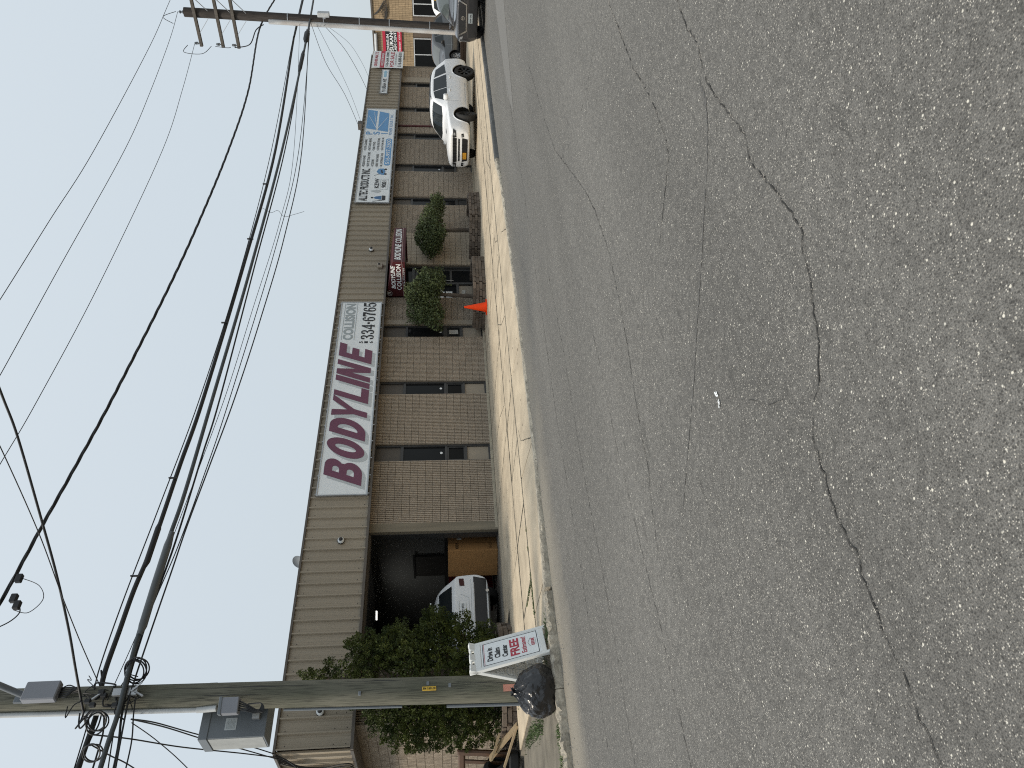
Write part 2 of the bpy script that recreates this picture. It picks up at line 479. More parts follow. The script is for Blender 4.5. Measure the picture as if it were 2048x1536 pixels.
# ------------------------------------------------------------------ ground, road, pavement
def sheet(name, poly, z, mat, zf=None):
    mb = MB(); mb.add([(x, y, zf(x, y) if zf else z) for x, y in poly], [tuple(range(len(poly)))])
    o = mb.build(name, mat); tag(o, kind='structure'); return o
def kerb_y(x):
    T = [(-60, -6.45), (13, -6.4), (18, -6.12), (23, -6.02), (28, -5.85), (40, -5.8), (160, -5.8)]
    for (a, ya), (b, yb) in zip(T, T[1:]):
        if a <= x <= b: return lerp(ya, yb, (x-a)/(b-a))
    return -6.0
g = sheet('ground', [(-400, -400), (600, -400), (600, 400), (-400, 400)], -.30, M_DIRT)
xs = [-60, -20, 0, 5, 13, 18, 23, 28, 40, 80, 160]
road = sheet('road', [(-60, -26), (160, -26)]+[(x, kerb_y(x)+.02) for x in reversed(xs)], -.20, M_ASPH)

def drop(x):                      # how far the kerb line is lowered for the driveways
    if x < 5.6 or x > 18.6: return 0.0
    return min(1, (x-5.6)/.7, (18.6-x)/1.2)
# dark bed under the slabs, seen only in the joints
bed = MB()
bx = [5.06, 5.9, 8.6, 11.3, 13, 14.0, 16.4, 17.9, 18.8, 23, 28, 40, 52]
for a, b in zip(bx, bx[1:]):
    bed.add([(a, kerb_y(a)+.14, lerp(-.09, -.185, drop(a))-.009), (b, kerb_y(b)+.14, lerp(-.09, -.185, drop(b))-.009), (b, -5.125, walk_z(-5.125)-.009), (a, -5.125, walk_z(-5.125)-.009)], [(0, 1, 2, 3)])
    bed.add([(a, -5.125, walk_z(-5.125)-.009), (b, -5.125, walk_z(-5.125)-.009), (b, .0, -.009), (a, .0, -.009)], [(0, 1, 2, 3)])
pave = bed.build('pavement', M_JOINT); tag(pave, kind='structure')

def slab(name, c4, mat=None, thick=.04):
    """one concrete slab; c4 four (x, y, z) corners, counter clockwise"""
    cx = sum(c[0] for c in c4)/4; cy = sum(c[1] for c in c4)/4
    top = []; rim = []; bot = []
    for (x, y, z) in c4:
        dx, dy = cx-x, cy-y; l = math.hypot(dx, dy)
        sgx, sgy = (1 if dx > 0 else -1), (1 if dy > 0 else -1); top.append((x+sgx*.022, y+sgy*.028, z)); rim.append((x+sgx*.018, y+sgy*.024, z-.005)); bot.append((x+sgx*.018, y+sgy*.024, z-thick))
    mb = MB(); v = top+rim+bot
    f = [(0, 1, 2, 3)]+[(i+4, (i+1) % 4+4, (i+1) % 4, i) for i in range(4)]+[(i+8, (i+1) % 4+8, (i+1) % 4+4, i+4) for i in range(4)]
    mb.add(v, f)
    return mb.build(name, mat or M_CONC, pave)
def jit(): return random.uniform(-.004, .004)
# walking strip of nearly square slabs
x = 5.05
while x < 52:
    w = 1.52
    z0 = jit()
    slab('slab', [(x, -5.12, walk_z(-5.12)+z0), (x+w, -5.12, walk_z(-5.12)+z0), (x+w, -3.65, walk_z(-3.65)+z0), (x, -3.65, walk_z(-3.65)+z0)])
    x += w
# apron between the walk and the wall
ax = [5.05, 8.02, 11.2, 14.1, 17.1, 20.2, 23.3, 26.4, 29.5, 32.6, 35.7, 38.8, 42, 47, 52]
for a, b in zip(ax, ax[1:]):
    z0 = jit()*.5
    slab('slab', [(a, -3.65, walk_z(-3.65)+z0), (b, -3.65, walk_z(-3.65)+z0), (b, -.02 if a > 6 else -1.5, z0), (a, -.02 if a > 6 else -1.5, z0)])
# strip along the kerb, dipping to the road at the driveways
cx_ = [5.05, 5.9, 8.6, 11.3, 14.0, 16.4, 17.9, 18.8, 21.0, 23.5, 26.0, 28.5, 31, 34, 37, 40, 44, 48, 52]
for a, b in zip(cx_, cx_[1:]):
    za, zb = lerp(-.09, -.185, drop(a)), lerp(-.09, -.185, drop(b))
    slab('slab', [(a, kerb_y(a)+.15, za), (b, kerb_y(b)+.15, zb), (b, -5.13, walk_z(-5.13)), (a, -5.13, walk_z(-5.13))])
# kerb stones
def kerbstone(a, b, za, zb, mat, rough=.0, wid=.15, n=8):
    mb = MB(); prof = []
    for i in range(n+1):
        x = lerp(a+.006, b-.006, i/n); y = kerb_y(x); z = lerp(za, zb, i/n)
        rj = lambda: random.uniform(-rough, rough)
        prof.append([(x, y+rj(), -.24), (x, y+rj(), z-.035+rj()), (x, y+.03+rj(), z+rj()), (x, y+wid-.006, z+rj()*.5), (x, y+wid-.006, -.24)])
    v = [p for q in prof for p in q]; f = []
    for i in range(n):
        for k in range(4): f.append((i*5+k, (i+1)*5+k, (i+1)*5+k+1, i*5+k+1))
    f += [(0, 1, 2, 3, 4), tuple(n*5+k for k in (4, 3, 2, 1, 0))]
    mb.add(v, f)
    return mb.build('kerb_stone', mat, pave, smooth=40)
x = -6.0
while x < 5.6:
    kerbstone(x, x+1.45, -.085, -.085, M_KERB, .022, .19, 30); x += 1.45
x = 5.65
while x < 18.4:
    l = min(2.4, 18.6-x); kerbstone(x, x+l, lerp(-.085, -.165, drop(x)), lerp(-.085, -.165, drop(x+l)), M_KERB, .010, .145, 16); x += l
x = 18.65
while x < 60:
    kerbstone(x, x+2.2, -.085, -.085, M_KERBDARK, .004, .145, 6); x += 2.2
# dirt packed into the joints, uneven in width, and hairline cracks across slabs
def zwalk(x, y): return walk_z(y)+.003 if y > -5.12 else lerp(walk_z(-5.12), lerp(-.09, -.185, drop(x)), (-5.12-y)/(kerb_y(x)*-1-.15-5.12))+.003
def dstrip(pts, w, name='joint_dirt', mat=None, step=.12):
    s_ = strip_(pts, lambda t_: w*random.choice((.7, .85, 1, 1.2))*random.uniform(.8, 1.15), step)
    MB().add([(x, y, zwalk(x, y)) for x, y, z in s_.v], s_.f).build(name, mat or M_JOINT, pave)
def strip_(pts, wfun, step=.12, wob=.006):
    out = []
    for (x0, y0), (x1, y1) in zip(pts, pts[1:]):
        n = max(2, int(math.hypot(x1-x0, y1-y0)/step))
        for i in range(n): out.append((lerp(x0, x1, i/n)+random.uniform(-wob, wob), lerp(y0, y1, i/n)+random.uniform(-wob, wob)))
    out.append(pts[-1]); mb = MB(); v = []
    for i, p in enumerate(out):
        a = out[max(i-1, 0)]; b = out[min(i+1, len(out)-1)]
        d = Vector((b[0]-a[0], b[1]-a[1])).normalized(); w = wfun(i/len(out))
        v += [(p[0]-d.y*w, p[1]+d.x*w, 0), (p[0]+d.y*w, p[1]-d.x*w, 0)]
    return mb.add(v, [(2*i, 2*i+1, 2*i+3, 2*i+2) for i in range(len(out)-1)])
dstrip([(5.1, -3.65), (30, -3.65)], .040); dstrip([(5.1, -5.12), (30, -5.12)], .040)
dstrip([(7.4, -.16), (20, -.16)], .03)
x = 5.05
while x < 26: dstrip([(x, -5.1), (x, -3.67)], .018, step=.08); x += 1.52
for x in ax[1:8]: dstrip([(x, -3.63), (x, -.05)], .018, step=.08)
for p, w in (([(9.6, -3.7), (10.1, -4.2), (10.3, -5.0)], .012), ([(13.4, -5.0), (13.9, -4.3), (14.6, -3.7)], .010), ([(15.2, -6.2), (15.9, -5.6), (16.0, -5.2)], .010), ([(16.4, -5.0), (16.9, -4.6), (17.3, -4.5), (17.5, -3.8)], .010), ([(12.0, -3.5), (12.6, -2.4), (12.9, -1.0)], .008), ([(6.0, -6.2), (6.35, -5.3)], .010), ([(8.7, -6.2), (9.3, -5.4), (9.9, -5.2)], .009), ([(20.0, -5.0), (21.5, -4.4), (22.6, -4.5)], .012)): dstrip(p, w, 'hairline_crack', M_JOINT, .06)
rs = random.Random(21); sp_ = MB()
for i in range(170):               # old chewing gum, drips and dropped dirt
    x = rs.uniform(6, 32); y = rs.uniform(-6.0, -.3); s_ = rs.uniform(.008, .03); k = 7; z = zwalk(x, y)
    sp_.add([(x+math.cos(q*6.283/k)*s_*rs.uniform(.6, 1.2)*1.6, y+math.sin(q*6.283/k)*s_*rs.uniform(.6, 1.2), z) for q in range(k)], [tuple(range(k))])
tag(sp_.build('dirt_spots', mk('dirt_spot', (.16, .13, .10), .9, .3, 9, wcoord=True), pave), kind='stuff')
# earth and broken paving at the left, beside the building
left = sheet('dirt_path', [(-40, -6.26), (5.02, -6.26), (5.02, -1.5), (4.9, 30), (-40, 30)], -.08, M_DIRT, lambda x, y: -.095 if y < -1.6 else -.02)
sl = slab('slab', [(5.04, -3.6, -.058), (6.2, -1.5, -.03), (6.2, .3, -.02), (5.04, -.2, -.03)])
lot = sheet('parking_lot', [(38.7, -.05), (49.8, -.05), (49.8, 30), (38.7, 30)], -.02, mk('lot_asphalt', (.11, .105, .10), .9, .2, 3, .3, 60, wcoord=True))

# cracks in the asphalt
CR = {'a': [(7.61,-13.93),(7.44,-13.91),(6.86,-13.89),(6.52,-13.88),(6.03,-13.85),(5.71,-13.89),(5.25,-13.91),(4.78,-13.87),(4.7,-13.83),(4.59,-13.55),(4.46,-13.26)],
'b': [(5.31,-14.68),(5.05,-14.63),(4.88,-14.6),(4.63,-14.62),(4.45,-14.55),(4.3,-14.52),(4.13,-14.52),(3.88,-14.54),(3.58,-14.57),(3.43,-14.51),(3.3,-14.52),(3.13,-14.54),(2.99,-14.56),(2.83,-14.57),(2.71,-14.58),(2.63,-14.52),(2.53,-14.49),(2.42,-14.41),(2.24,-14.32),(2.14,-14.22),(2.08,-14.07),(2.0,-13.99),(1.83,-13.97),(1.71,-13.93),(1.55,-13.93),(1.45,-13.96),(1.4,-13.92),(1.26,-13.92),(1.17,-13.89),(1.09,-13.91),(1.02,-13.92),(0.96,-13.91),(0.89,-13.89),(0.85,-13.9),(0.78,-13.9),(0.4,-13.89)],
'c': [(13.5,-10.8),(10.87,-11.06),(9.53,-11.26),(8.26,-11.68),(7.24,-12.02),(6.63,-12.16),(6.02,-12.22),(5.75,-12.24),(5.12,-12.16),(4.68,-12.09),(4.21,-11.96),(3.94,-11.9),(3.48,-11.84),(3.34,-11.73),(2.97,-11.62)],
'd': [(5.9,-11.18),(5.38,-11.18),(4.9,-11.17),(4.31,-11.15),(3.95,-11.18),(3.72,-11.19),(3.09,-11.22),(2.52,-11.28),(2.14,-11.24),(1.9,-11.25),(1.64,-11.26),(0.9,-11.26)],
'e': [(2.16,-14.04),(2.21,-13.98),(2.3,-13.92),(2.4,-13.79),(2.58,-13.63)],
'f': [(7.84,-13.48),(7.8,-13.25),(7.87,-12.8),(8.06,-12.48)],
'g': [(18,-8.6),(14,-8.75),(10,-8.7),(7,-8.62),(4.5,-8.72),(2.6,-8.7)],
'h': [(9,-9.6),(7.2,-9.72),(5.4,-9.66),(3.4,-9.78),(1.9,-9.7)]}
M_CRACK = mk('crack', (.035, .033, .03), .95, .3, 30, wcoord=True)
M_CRUMB = mk('crack_edge', (.30, .28, .25), .95, .4, 60, .4, 90, wcoord=True)
def strip(pts, wfun, z, step=.03, wob=.010):
    out = []; 
    for (x0, y0), (x1, y1) in zip(pts, pts[1:]):
        n = max(2, int(math.hypot(x1-x0, y1-y0)/step))
        for i in range(n): out.append((lerp(x0, x1, i/n)+random.uniform(-wob, wob), lerp(y0, y1, i/n)+random.uniform(-wob, wob)))
    out.append(pts[-1]); mb = MB(); v = []
    for i, p in enumerate(out):
        a = out[max(i-1, 0)]; b = out[min(i+1, len(out)-1)]
        d = Vector((b[0]-a[0], b[1]-a[1])); d = d.normalized() if d.length else Vector((1, 0))
        w = wfun(i/len(out))
        v += [(p[0]-d.y*w, p[1]+d.x*w, z), (p[0]+d.y*w, p[1]-d.x*w, z)]
    mb.add(v, [(2*i, 2*i+1, 2*i+3, 2*i+2) for i in range(len(out)-1)])
    return mb
WID = {'a': .0042, 'b': .0038, 'c': .0040, 'd': .0036, 'e': .0014, 'f': .003, 'g': .005, 'h': .004}
for k, p in CR.items():
    w = WID[k]
    strip(p, lambda t: w*random.choice((.12, .5, .9, 1.2))*random.uniform(.6, 1.3), -.1955).build('crack', M_CRACK, road)
    if k in 'ab':
        # pale crumbs along the broken lips
        mb = MB()
        for (x0, y0), (x1, y1) in zip(p, p[1:]):
            for i in range(int(math.hypot(x1-x0, y1-y0)*110)):
                if random.random() < .45+.4*math.sin(x0*9): continue
                u = random.random(); x = lerp(x0, x1, u)+random.gauss(0, .009); y = lerp(y0, y1, u)-.006+random.gauss(0, .009); s_ = random.uniform(.0012, .0042)
                mb.add([(x-s_, y-s_*.6, -.1945), (x+s_, y-s_*.8, -.1945), (x+s_*.3, y+s_, -.1945), (x, y, -.1945+s_)], [(0, 1, 3), (1, 2, 3), (2, 0, 3)])
        if mb.f: tag(mb.build('crumbs', M_CRUMB, road), kind='stuff')
STK = [(4.42,-14.46),(4.25,-14.43),(4.12,-14.34),(3.96,-14.17),(3.86,-14.0),(3.73,-13.81),(3.6,-13.61),(3.47,-13.4),(3.26,-13.09),(3.1,-12.8),(2.95,-12.53),(2.83,-12.32)]
M_STAIN = mk('oil_stain', (.095, .092, .087), .8, .35, 40, .3, 110, wcoord=True)
strip(STK, lambda t: (.03 if t < .08 else .010)*random.choice((.1, .5, 1.0, 1.2))*random.uniform(.6, 1.1), -.1972, .02, .004).build('oil_streak', M_STAIN, road)
sm = MB()
for i in range(14):
    x = 2.93+random.gauss(0, .012) - (i > 7)*random.uniform(.02, .1); y = -13.307+random.gauss(0, .008)
    a = random.uniform(0, 3); s_ = random.uniform(.003, .009)
    sm.add([(x+math.cos(a+q*1.57)*s_*(2 if q % 2 else 1), y+math.sin(a+q*1.57)*s_*(2 if q % 2 else 1), -.1948+.0003*i) for q in range(4)], [(0, 1, 2, 3)])
sm.build('paint_smear', M_WHITE, road)
# repaired patch of paler asphalt further up the road
pm = MB(); pm.add([(15.5, -8.9, -.1965), (30, -12.2, -.1965), (30, -9.1, -.1965), (17.2, -8.5, -.1965)], [(0, 1, 2, 3)])
pm.build('asphalt_patch', mk('patch_asphalt', (.165, .16, .15), .9, .15, 60, .3, 90, wcoord=True), road)

# ------------------------------------------------------------------ the workshop building
B = empty('workshop_building', (22, 4, 0))
tag(B, 'long low beige fluted-block workshop building with ribbed metal fascia and open garage bay', 'building')
def bpart(mb, name, mat, smooth=None, parent=None):
    p = parent or B
    o = MB.build(mb, name, mat, B, smooth, True, True)
    if parent is not None and parent is not B:
        o.parent = parent; o.location = (-parent.location.x, -parent.location.y, -parent.location.z)
    return o
CH = .2; NC = 16; Z0 = .05                    # course height, courses, top of the plinth
def flute_profile(w, nr=7, depth=.032):
    u = w/nr; pts = []
    for i in range(nr):
        a = i*u
        pts += [(a+.14*u, depth), (a+.24*u, 0), (a+.72*u, 0), (a+.82*u, depth)]
    return [(0.0, depth+.012)]+pts+[(w, depth+.012)]
def block_mesh(w, h=CH-.011, seed=0):
    rnd = random.Random(seed); pr = flute_profile(w); v = []; f = []
    for x, y in pr: v.append((x, y+rnd.uniform(-.002, .002), .005))
    for x, y in pr: v.append((x, y+rnd.uniform(-.002, .002), .007+h))
    n = len(pr)
    for i in range(n-1): f.append((i, i+1, i+1+n, i+n))
    v += [(pr[0][0], .05, .005), (pr[-1][0], .05, .005), (pr[-1][0], .05, .007+h), (pr[0][0], .05, .007+h)]
    f += [(2*n, 0, n, 2*n+3), (n-1, 2*n+1, 2*n+2, 2*n-1)]
    f += [tuple([2*n, 2*n+1]+list(range(n-1, -1, -1))), tuple(list(range(n, 2*n))+[2*n+2, 2*n+3])]
    return v, f
def core(x0, x1, y0=.046, y1=.30, z1=3.26):
    mb = MB().box(x0, x1, y0, y1, 0, z1); return bpart(mb, 'pier_core', M_MORTAR)
def pier_parts(x0, x1):
    c = core(x0, x1); n = max(1, round((x1-x0)/.406)); w = (x1-x0)/n
    ms = []
    for s in range(3):
        v, f = block_mesh(w-.004, seed=s); ms.append(MB().add(v, f).mesh('block', M_BLOCK))
    for k in range(NC):
        for i in range(n):
            o = link('block', random.choice(ms), c)
            o.location = Vector((x0+i*w+.002, random.uniform(-.003, .003), Z0+k*CH))-B.location
def pier_joined(x0, x1):
    core(x0, x1); n = max(1, round((x1-x0)/.406)); w = (x1-x0)/n; mb = MB()
    for k in range(NC):
        for i in range(n):
            v, f = block_mesh(w-.004, seed=i+k*9); dy = random.uniform(-.003, .003)
            mb.add([(a+x0+i*w+.002, b+dy, c+Z0+k*CH) for a, b, c in v], f)
    o = bpart(mb, 'block_facing', M_BLOCKW); tag(o, kind='stuff')
for a, b in ((6.22, 7.3), (11.2, 13.25), (13.85, 15.77), (16.33, 18.3)): pier_parts(a, b)
for a, b in ((19.13, 20.28), (24.1, 25.98), (26.58, 28.5), (29.14, 31.2), (31.8, 33.8), (34.31, 36.38), (37.5, 38.6)): pier_joined(a, b)
# smooth square scored blocks beside the entrance
core(22.12, 24.1)
ti = MB()
for k in range(NC):
    for i in range(10):
        x = 22.13+i*.197
        ti.bbox(x+.004, x+.193, random.uniform(.004, .008), .05, Z0+k*CH+.004, Z0+k*CH+CH-.004, .004)
tag(bpart(ti, 'scored_block_facing', M_TILE), kind='stuff')
# side wall facing left
sw = MB(); bpart(MB().box(6.268, 6.5, .05, 14, 0, 3.26), 'side_wall_core', M_MORTAR)
for k in range(NC):
    for i in range(34):
        v, f = block_mesh(.402, seed=i*3+k); dx = random.uniform(-.004, .004)
        sw.add([(6.22+b+dx, .03+.406*i+.402-a, c+Z0+k*CH) for a, b, c in v], f)
tag(bpart(sw, 'side_block_facing', M_BLOCKW), kind='stuff')
# concrete plinth in lengths
for a, b in ((6.22, 7.3), (11.0, 13.25), (13.25, 13.85), (13.85, 15.77), (15.77, 16.33), (16.33, 18.3), (18.3, 20.28), (22.12, 26.0), (26.0, 28.5), (28.5, 31.2), (31.2, 33.8), (33.8, 36.4), (36.4, 38.6)):
    bpart(MB().bbox(a+.003, b-.003, -.022, .2, -.04, .062, .006), 'plinth', M_BASEC)

# window bays: aluminium frame, panes and spandrel panels
M_SPAND = mk('spandrel_bronze', (.085, .072, .058), .5, .1, 2)
def window_bay(x0, x1, trim=None, base_tan=True, stickers=0):
    y = .075
    fr = MB()
    fr.box(x0, x0+.055, y, y+.12, .06, 3.24); fr.box(x1-.055, x1, y, y+.12, .06, 3.24)
    for z, t in ((.06, .05), (.70, .06), (1.25, .07), (2.46, .07), (3.2, .04)): fr.box(x0+.055, x1-.055, y+.003, y+.117, z, z+t)
    w = bpart(fr, 'window', M_FRAME)
    def sub(mb, n, m):
        o = mb.build(n, m, B, None, True, True); o.parent = w; return o
    a, b = x0+.057, x1-.057
    sub(MB().box(a, b, y+.045, y+.07, .11, .70), 'spandrel_panel', M_SPAN if base_tan else M_FRAME)
    sub(MB().box(a, b, y+.045, y+.07, 2.53, 3.2), 'spandrel_panel', M_SPAND)
    sub(MB().box(a, b, y+.05, y+.06, 1.32, 2.46), 'pane', M_GLASS)
    sub(MB().box(a, b, y+.055, y+.065, .76, 1.25), 'pane', M_GLASS)
    s = MB()
    for (p, q) in (((a, .76), (b, .80)), ((a, 1.21), (b, 1.25)), ((a, .80), (a+.035, 1.21)), ((b-.035, .80), (b, 1.21))): s.box(p[0], q[0], y+.02, y+.05, p[1], q[1])
    sub(s, 'vent_sash', M_FRAME)
    cxm = (a+b)/2
    for i in range(stickers):
        k = MB().lathe([(.038, 0), (.038, .004)], 14, Matrix.Translation((cxm+.04, y+.047, 1.42+.0*i)) @ Matrix.Rotation(R(90), 4, 'X'))
        sub(k, 'round_sticker', M_WHITE)
    if trim: bpart(MB().box(x1, trim, .01, .2, .05, 3.24), 'mullion_cover', M_SPAN)
    bpart(MB().box(x0-.02, x1+(trim-x1 if trim else .02), .2, .3, 0, 3.25), 'window_backing', M_DARKIN)
window_bay(13.25, 13.85, stickers=1)
window_bay(15.77, 16.33, stickers=1)
window_bay(18.3, 18.91, trim=19.13, stickers=1)
window_bay(26.0, 26.56, base_tan=False)
window_bay(28.5, 29.14, stickers=1)
window_bay(31.2, 31.8)
window_bay(33.81, 34.31)
window_bay(36.38, 36.95, trim=37.5)
pc = MB().box(18.52, 18.72, .095, .1, .85, 1.14); bpart(pc, 'window_notice', mk('paper', (.40, .40, .38), .8, .05))
# red downpipe on a far pier
bpart(MB().tube([(32.35, -.03, .05), (32.35, -.03, 3.24)], .045, 10), 'downpipe', mk('downpipe_red', (.10, .02, .02), .5))
# entrance bay under the awning
ent = MB()
ent.box(20.28, 20.36, .1, .25, .02, 3.24); ent.box(22.04, 22.12, .1, .25, .02, 3.24); ent.box(21.12, 21.2, .1, .25, .02, 3.24)
ent.box(20.36, 22.04, .103, .247, 2.3, 2.4); ent.box(20.36, 21.12, .103, .247, .78, .86)
ed = bpart(ent, 'entrance_frame', M_FRAME)
def esub(mb, n, m):
    o = mb.build(n, m, B, None, True, True); o.parent = ed; return o
esub(MB().box(20.37, 21.11, .17, .18, .87, 2.29), 'pane', M_GLASS)
esub(MB().box(20.37, 21.11, .16, .18, .05, .77), 'spandrel_panel', M_SPAN)
esub(MB().box(20.37, 22.03, .17, .18, 2.41, 3.2), 'pane', M_GLASS)
dr = MB(); dr.box(21.21, 21.29, .15, .19, .03, 2.28); dr.box(21.95, 22.03, .15, .19, .03, 2.28); dr.box(21.29, 21.95, .15, .19, .03, .25); dr.box(21.29, 21.95, .15, .19, 1.0, 1.08); dr.box(21.29, 21.95, .15, .19, 2.18, 2.28)
dd = bpart(dr, 'door', M_FRAME)
for z0, z1 in ((.26, .99), (1.09, 2.17)):
    o = MB().box(21.3, 21.94, .168, .176, z0, z1).build('pane', M_GLASS, B, None, True, True); o.parent = dd
o = MB().tube([(21.34, .13, .95), (21.34, .11, 1.0), (21.34, .11, 1.4), (21.34, .13, 1.45)], .014, 8).build('handle', M_GALV, B, 40, True, True); o.parent = dd
bpart(MB().box(20.2, 22.2, .27, .3, 0, 3.25), 'window_backing', M_DARKIN)
# notices in the entrance window
esub(MB().box(20.46, 20.78, .15, .155, 1.0, 1.22), 'notice', M_WHITE)
esub(MB().lathe([(.15, 0), (.15, .004)], 20, Matrix.Translation((20.74, .156, 1.42)) @ Matrix.Rotation(R(90), 4, 'X')), 'round_notice', M_WHITE)
esub(MB().box(20.40, 20.58, .15, .155, 1.30, 1.72), 'notice', M_WHITE)
tx = text('J', 'lettering', M_BLACK, None, (20.69, .150, 1.35), .09, .14, bold=.03); tx.parent = ed; tx.location = -B.location
for (x, y, z, w, h) in ((20.50, .148, 1.08, .24, .02), (20.50, .148, 1.13, .24, .03), (20.43, .148, 1.4, .12, .03), (20.43, .148, 1.5, .12, .03), (20.43, .148, 1.6, .1, .03)):
    esub(MB().box(x, x+w, y, y+.001, z, z+h), 'notice_line', M_LTGREY)
bpart(MB().bbox(20.42, 20.7, .02, .12, .55, .68, .01), 'letter_box', mk('letterbox', (.45, .43, .38), .5))

# garage bay
gi = MB()
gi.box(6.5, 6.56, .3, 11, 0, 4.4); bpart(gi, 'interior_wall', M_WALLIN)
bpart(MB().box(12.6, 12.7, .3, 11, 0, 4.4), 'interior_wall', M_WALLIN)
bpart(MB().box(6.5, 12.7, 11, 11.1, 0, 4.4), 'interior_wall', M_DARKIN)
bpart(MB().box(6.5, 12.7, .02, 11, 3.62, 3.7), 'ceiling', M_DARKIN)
bpart(MB().box(6.5, 12.7, .0, 11, -.03, -.004), 'garage_floor', M_FLOORIN)
bpart(MB().box(10.95, 11.2, -.012, .3, 0, 3.25), 'jamb', M_TRIMWOOD)
bpart(MB().box(10.93, 10.952, .1, .3, 0, 3.2), 'door_track', M_FRAME)
bpart(MB().box(7.28, 7.4, -.012, .3, 0, 3.25), 'jamb', M_TRIMWOOD)
bpart(MB().box(7.4, 10.95, .05, .3, 3.19, 3.75), 'lintel', M_TRIM)
bpart(MB().box(7.4, 10.93, .4, 3.2, 3.3, 3.36), 'rolled_up_door', M_FRAME)
# black notice board frame on the right inside wall, counter and clutter
bb = bpart(MB().box(12.52, 12.6, 3.7, 4.8, 1.35, 2.25), 'wall_opening', M_DARKIN)
bpart(MB().box(12.50, 12.53, 3.6, 4.9, 2.25, 2.31), 'opening_frame', M_FRAME)
bpart(MB().box(12.45, 12.6, 1.9, 7.4, 1.32, 1.36), 'shelf', M_DARKIN)
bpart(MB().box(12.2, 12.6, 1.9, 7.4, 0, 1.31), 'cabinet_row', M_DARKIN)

# fascia of ribbed metal panels
FB, FT, FY = 3.25, 4.72, -.345
def panel_mesh(w):
    pr = []; n = 3; u = w/n
    for i in range(n):
        a = i*u
        pr += [(a, -.052), (a+.030, -.052), (a+.050, 0), (a+.118, 0), (a+.128, -.005), (a+.150, -.005), (a+.160, 0), (a+.205, 0), (a+.215, -.005), (a+.237, -.005), (a+.247, 0), (a+u-.020, 0)]
    pr.append((w, -.052))
    v = [(x, y, FB) for x, y in pr]+[(x, y, FT) for x, y in pr]; k = len(pr)
    return MB().add(v, [(i, i+1, i+1+k, i+k) for i in range(k-1)])
PW = .9144
pmesh = panel_mesh(PW).mesh('fascia_panel', M_FASC)
x = 5.68; nfp = 0
bpart(MB().box(5.70, 39.0, FY+.004, -.02, FB+.02, FT-.02), 'fascia_core', M_TRIM)
while x < 39.0:
    o = link('fascia_panel', pmesh, B); o.location = Vector((x, FY-.002*(nfp % 2), 0))-B.location; x += PW; nfp += 1
sy = FY-.036
for i in range(14):
    o = link('fascia_panel', pmesh, B, rz=R(-90)); o.location = Vector((5.68, sy+.03+(i+1)*PW, 0))-B.location
bpart(MB().box(5.69, 5.95, -.02, 14, FB+.02, FT-.02), 'fascia_core', M_TRIM)
bpart(MB().box(5.62, 39.06, FY-.06, FY+.02, FT-.004, FT+.045), 'roof_trim', M_TRIM)
bpart(MB().box(5.60, 5.72, FY+.021, 14, FT-.004, FT+.045), 'roof_trim', M_TRIM)
bpart(MB().box(5.64, 39.06, FY-.052, FY+.03, FB-.05, FB+.012), 'fascia_base_trim', M_TRIM)
bpart(MB().box(5.63, 5.72, FY+.031, 14, FB-.05, FB+.012), 'fascia_base_trim', M_TRIM)
bpart(MB().box(5.7, 39.0, FY+.03, .1, FB-.02, FB+.01), 'soffit', M_TRIM)
bpart(MB().box(5.72, 6.3, .1, 14, FB-.02, FB+.01), 'soffit', M_TRIM)
bpart(MB().box(5.7, 39.0, FY+.02, 14, FT-.12, FT-.03), 'roof', mk('roof_felt', (.07, .07, .07), .9))
bpart(MB().box(38.6, 38.75, .0, 14, 0, 4.6), 'side_wall', M_MORTAR)
sc = MB()
x = 5.68+.09
while x < 39:
    for z, dx in ((FB+.12, 0), (FT-.16, 0), (FB+.33, .305*3) ):
        if dx and int(x*10) % 3: continue
        sc.lathe([(.011, 0), (.008, .008)], 6, Matrix.Translation((x+random.uniform(-.01, .01), FY-.001, z+random.uniform(-.03, .03))) @ Matrix.Rotation(R(90), 4, 'X'))
    x += PW/3
tag(bpart(sc, 'fascia_screws', M_SCREW), kind='stuff')
# vents on the roof
bpart(MB().box(32.9, 33.2, .2, .5, FT-.03, FT+.35), 'roof_vent', M_TRIM)
# ------------------------------------------------------------------ signs on the fascia
SY = -.47
def sign_board(name, x0, x1, z0, z1, label, edge=.028):
    t = empty(name, ((x0+x1)/2, SY, z0)); tag(t, label, 'sign')
    c = t.location
    MB().box(x0-c.x, x1-c.x, .012, .05, 0, z1-z0).build('board', M_WHITE, t)
    fr = MB(); W, H = (x1-x0)/2, z1-z0
    fr.box(-W-.015, W+.015, -.004, .055, -.02, .012); fr.box(-W-.015, W+.015, -.004, .055, H-.012, H+.02)
    fr.box(-W-.015, -W+.012, -.002, .053, .012, H-.012); fr.box(W-.012, W+.015, -.002, .053, .012, H-.012)
    fr.build('frame', M_GALV, t)
    n = max(2, int((x1-x0)/.55)); br = MB()
    for i in range(n+1):
        x = lerp(-W+.05, W-.05, i/n); br.box(x-.012, x+.012, .02, .11, H+.02, H+.055); br.box(x-.012, x+.012, .02, .11, -.06, -.02)
    tag(br.build('brackets', M_GALV, t), kind='stuff')
    return t
def gx(t, x, z): return (x-t.location.x, .006, z-t.location.z)

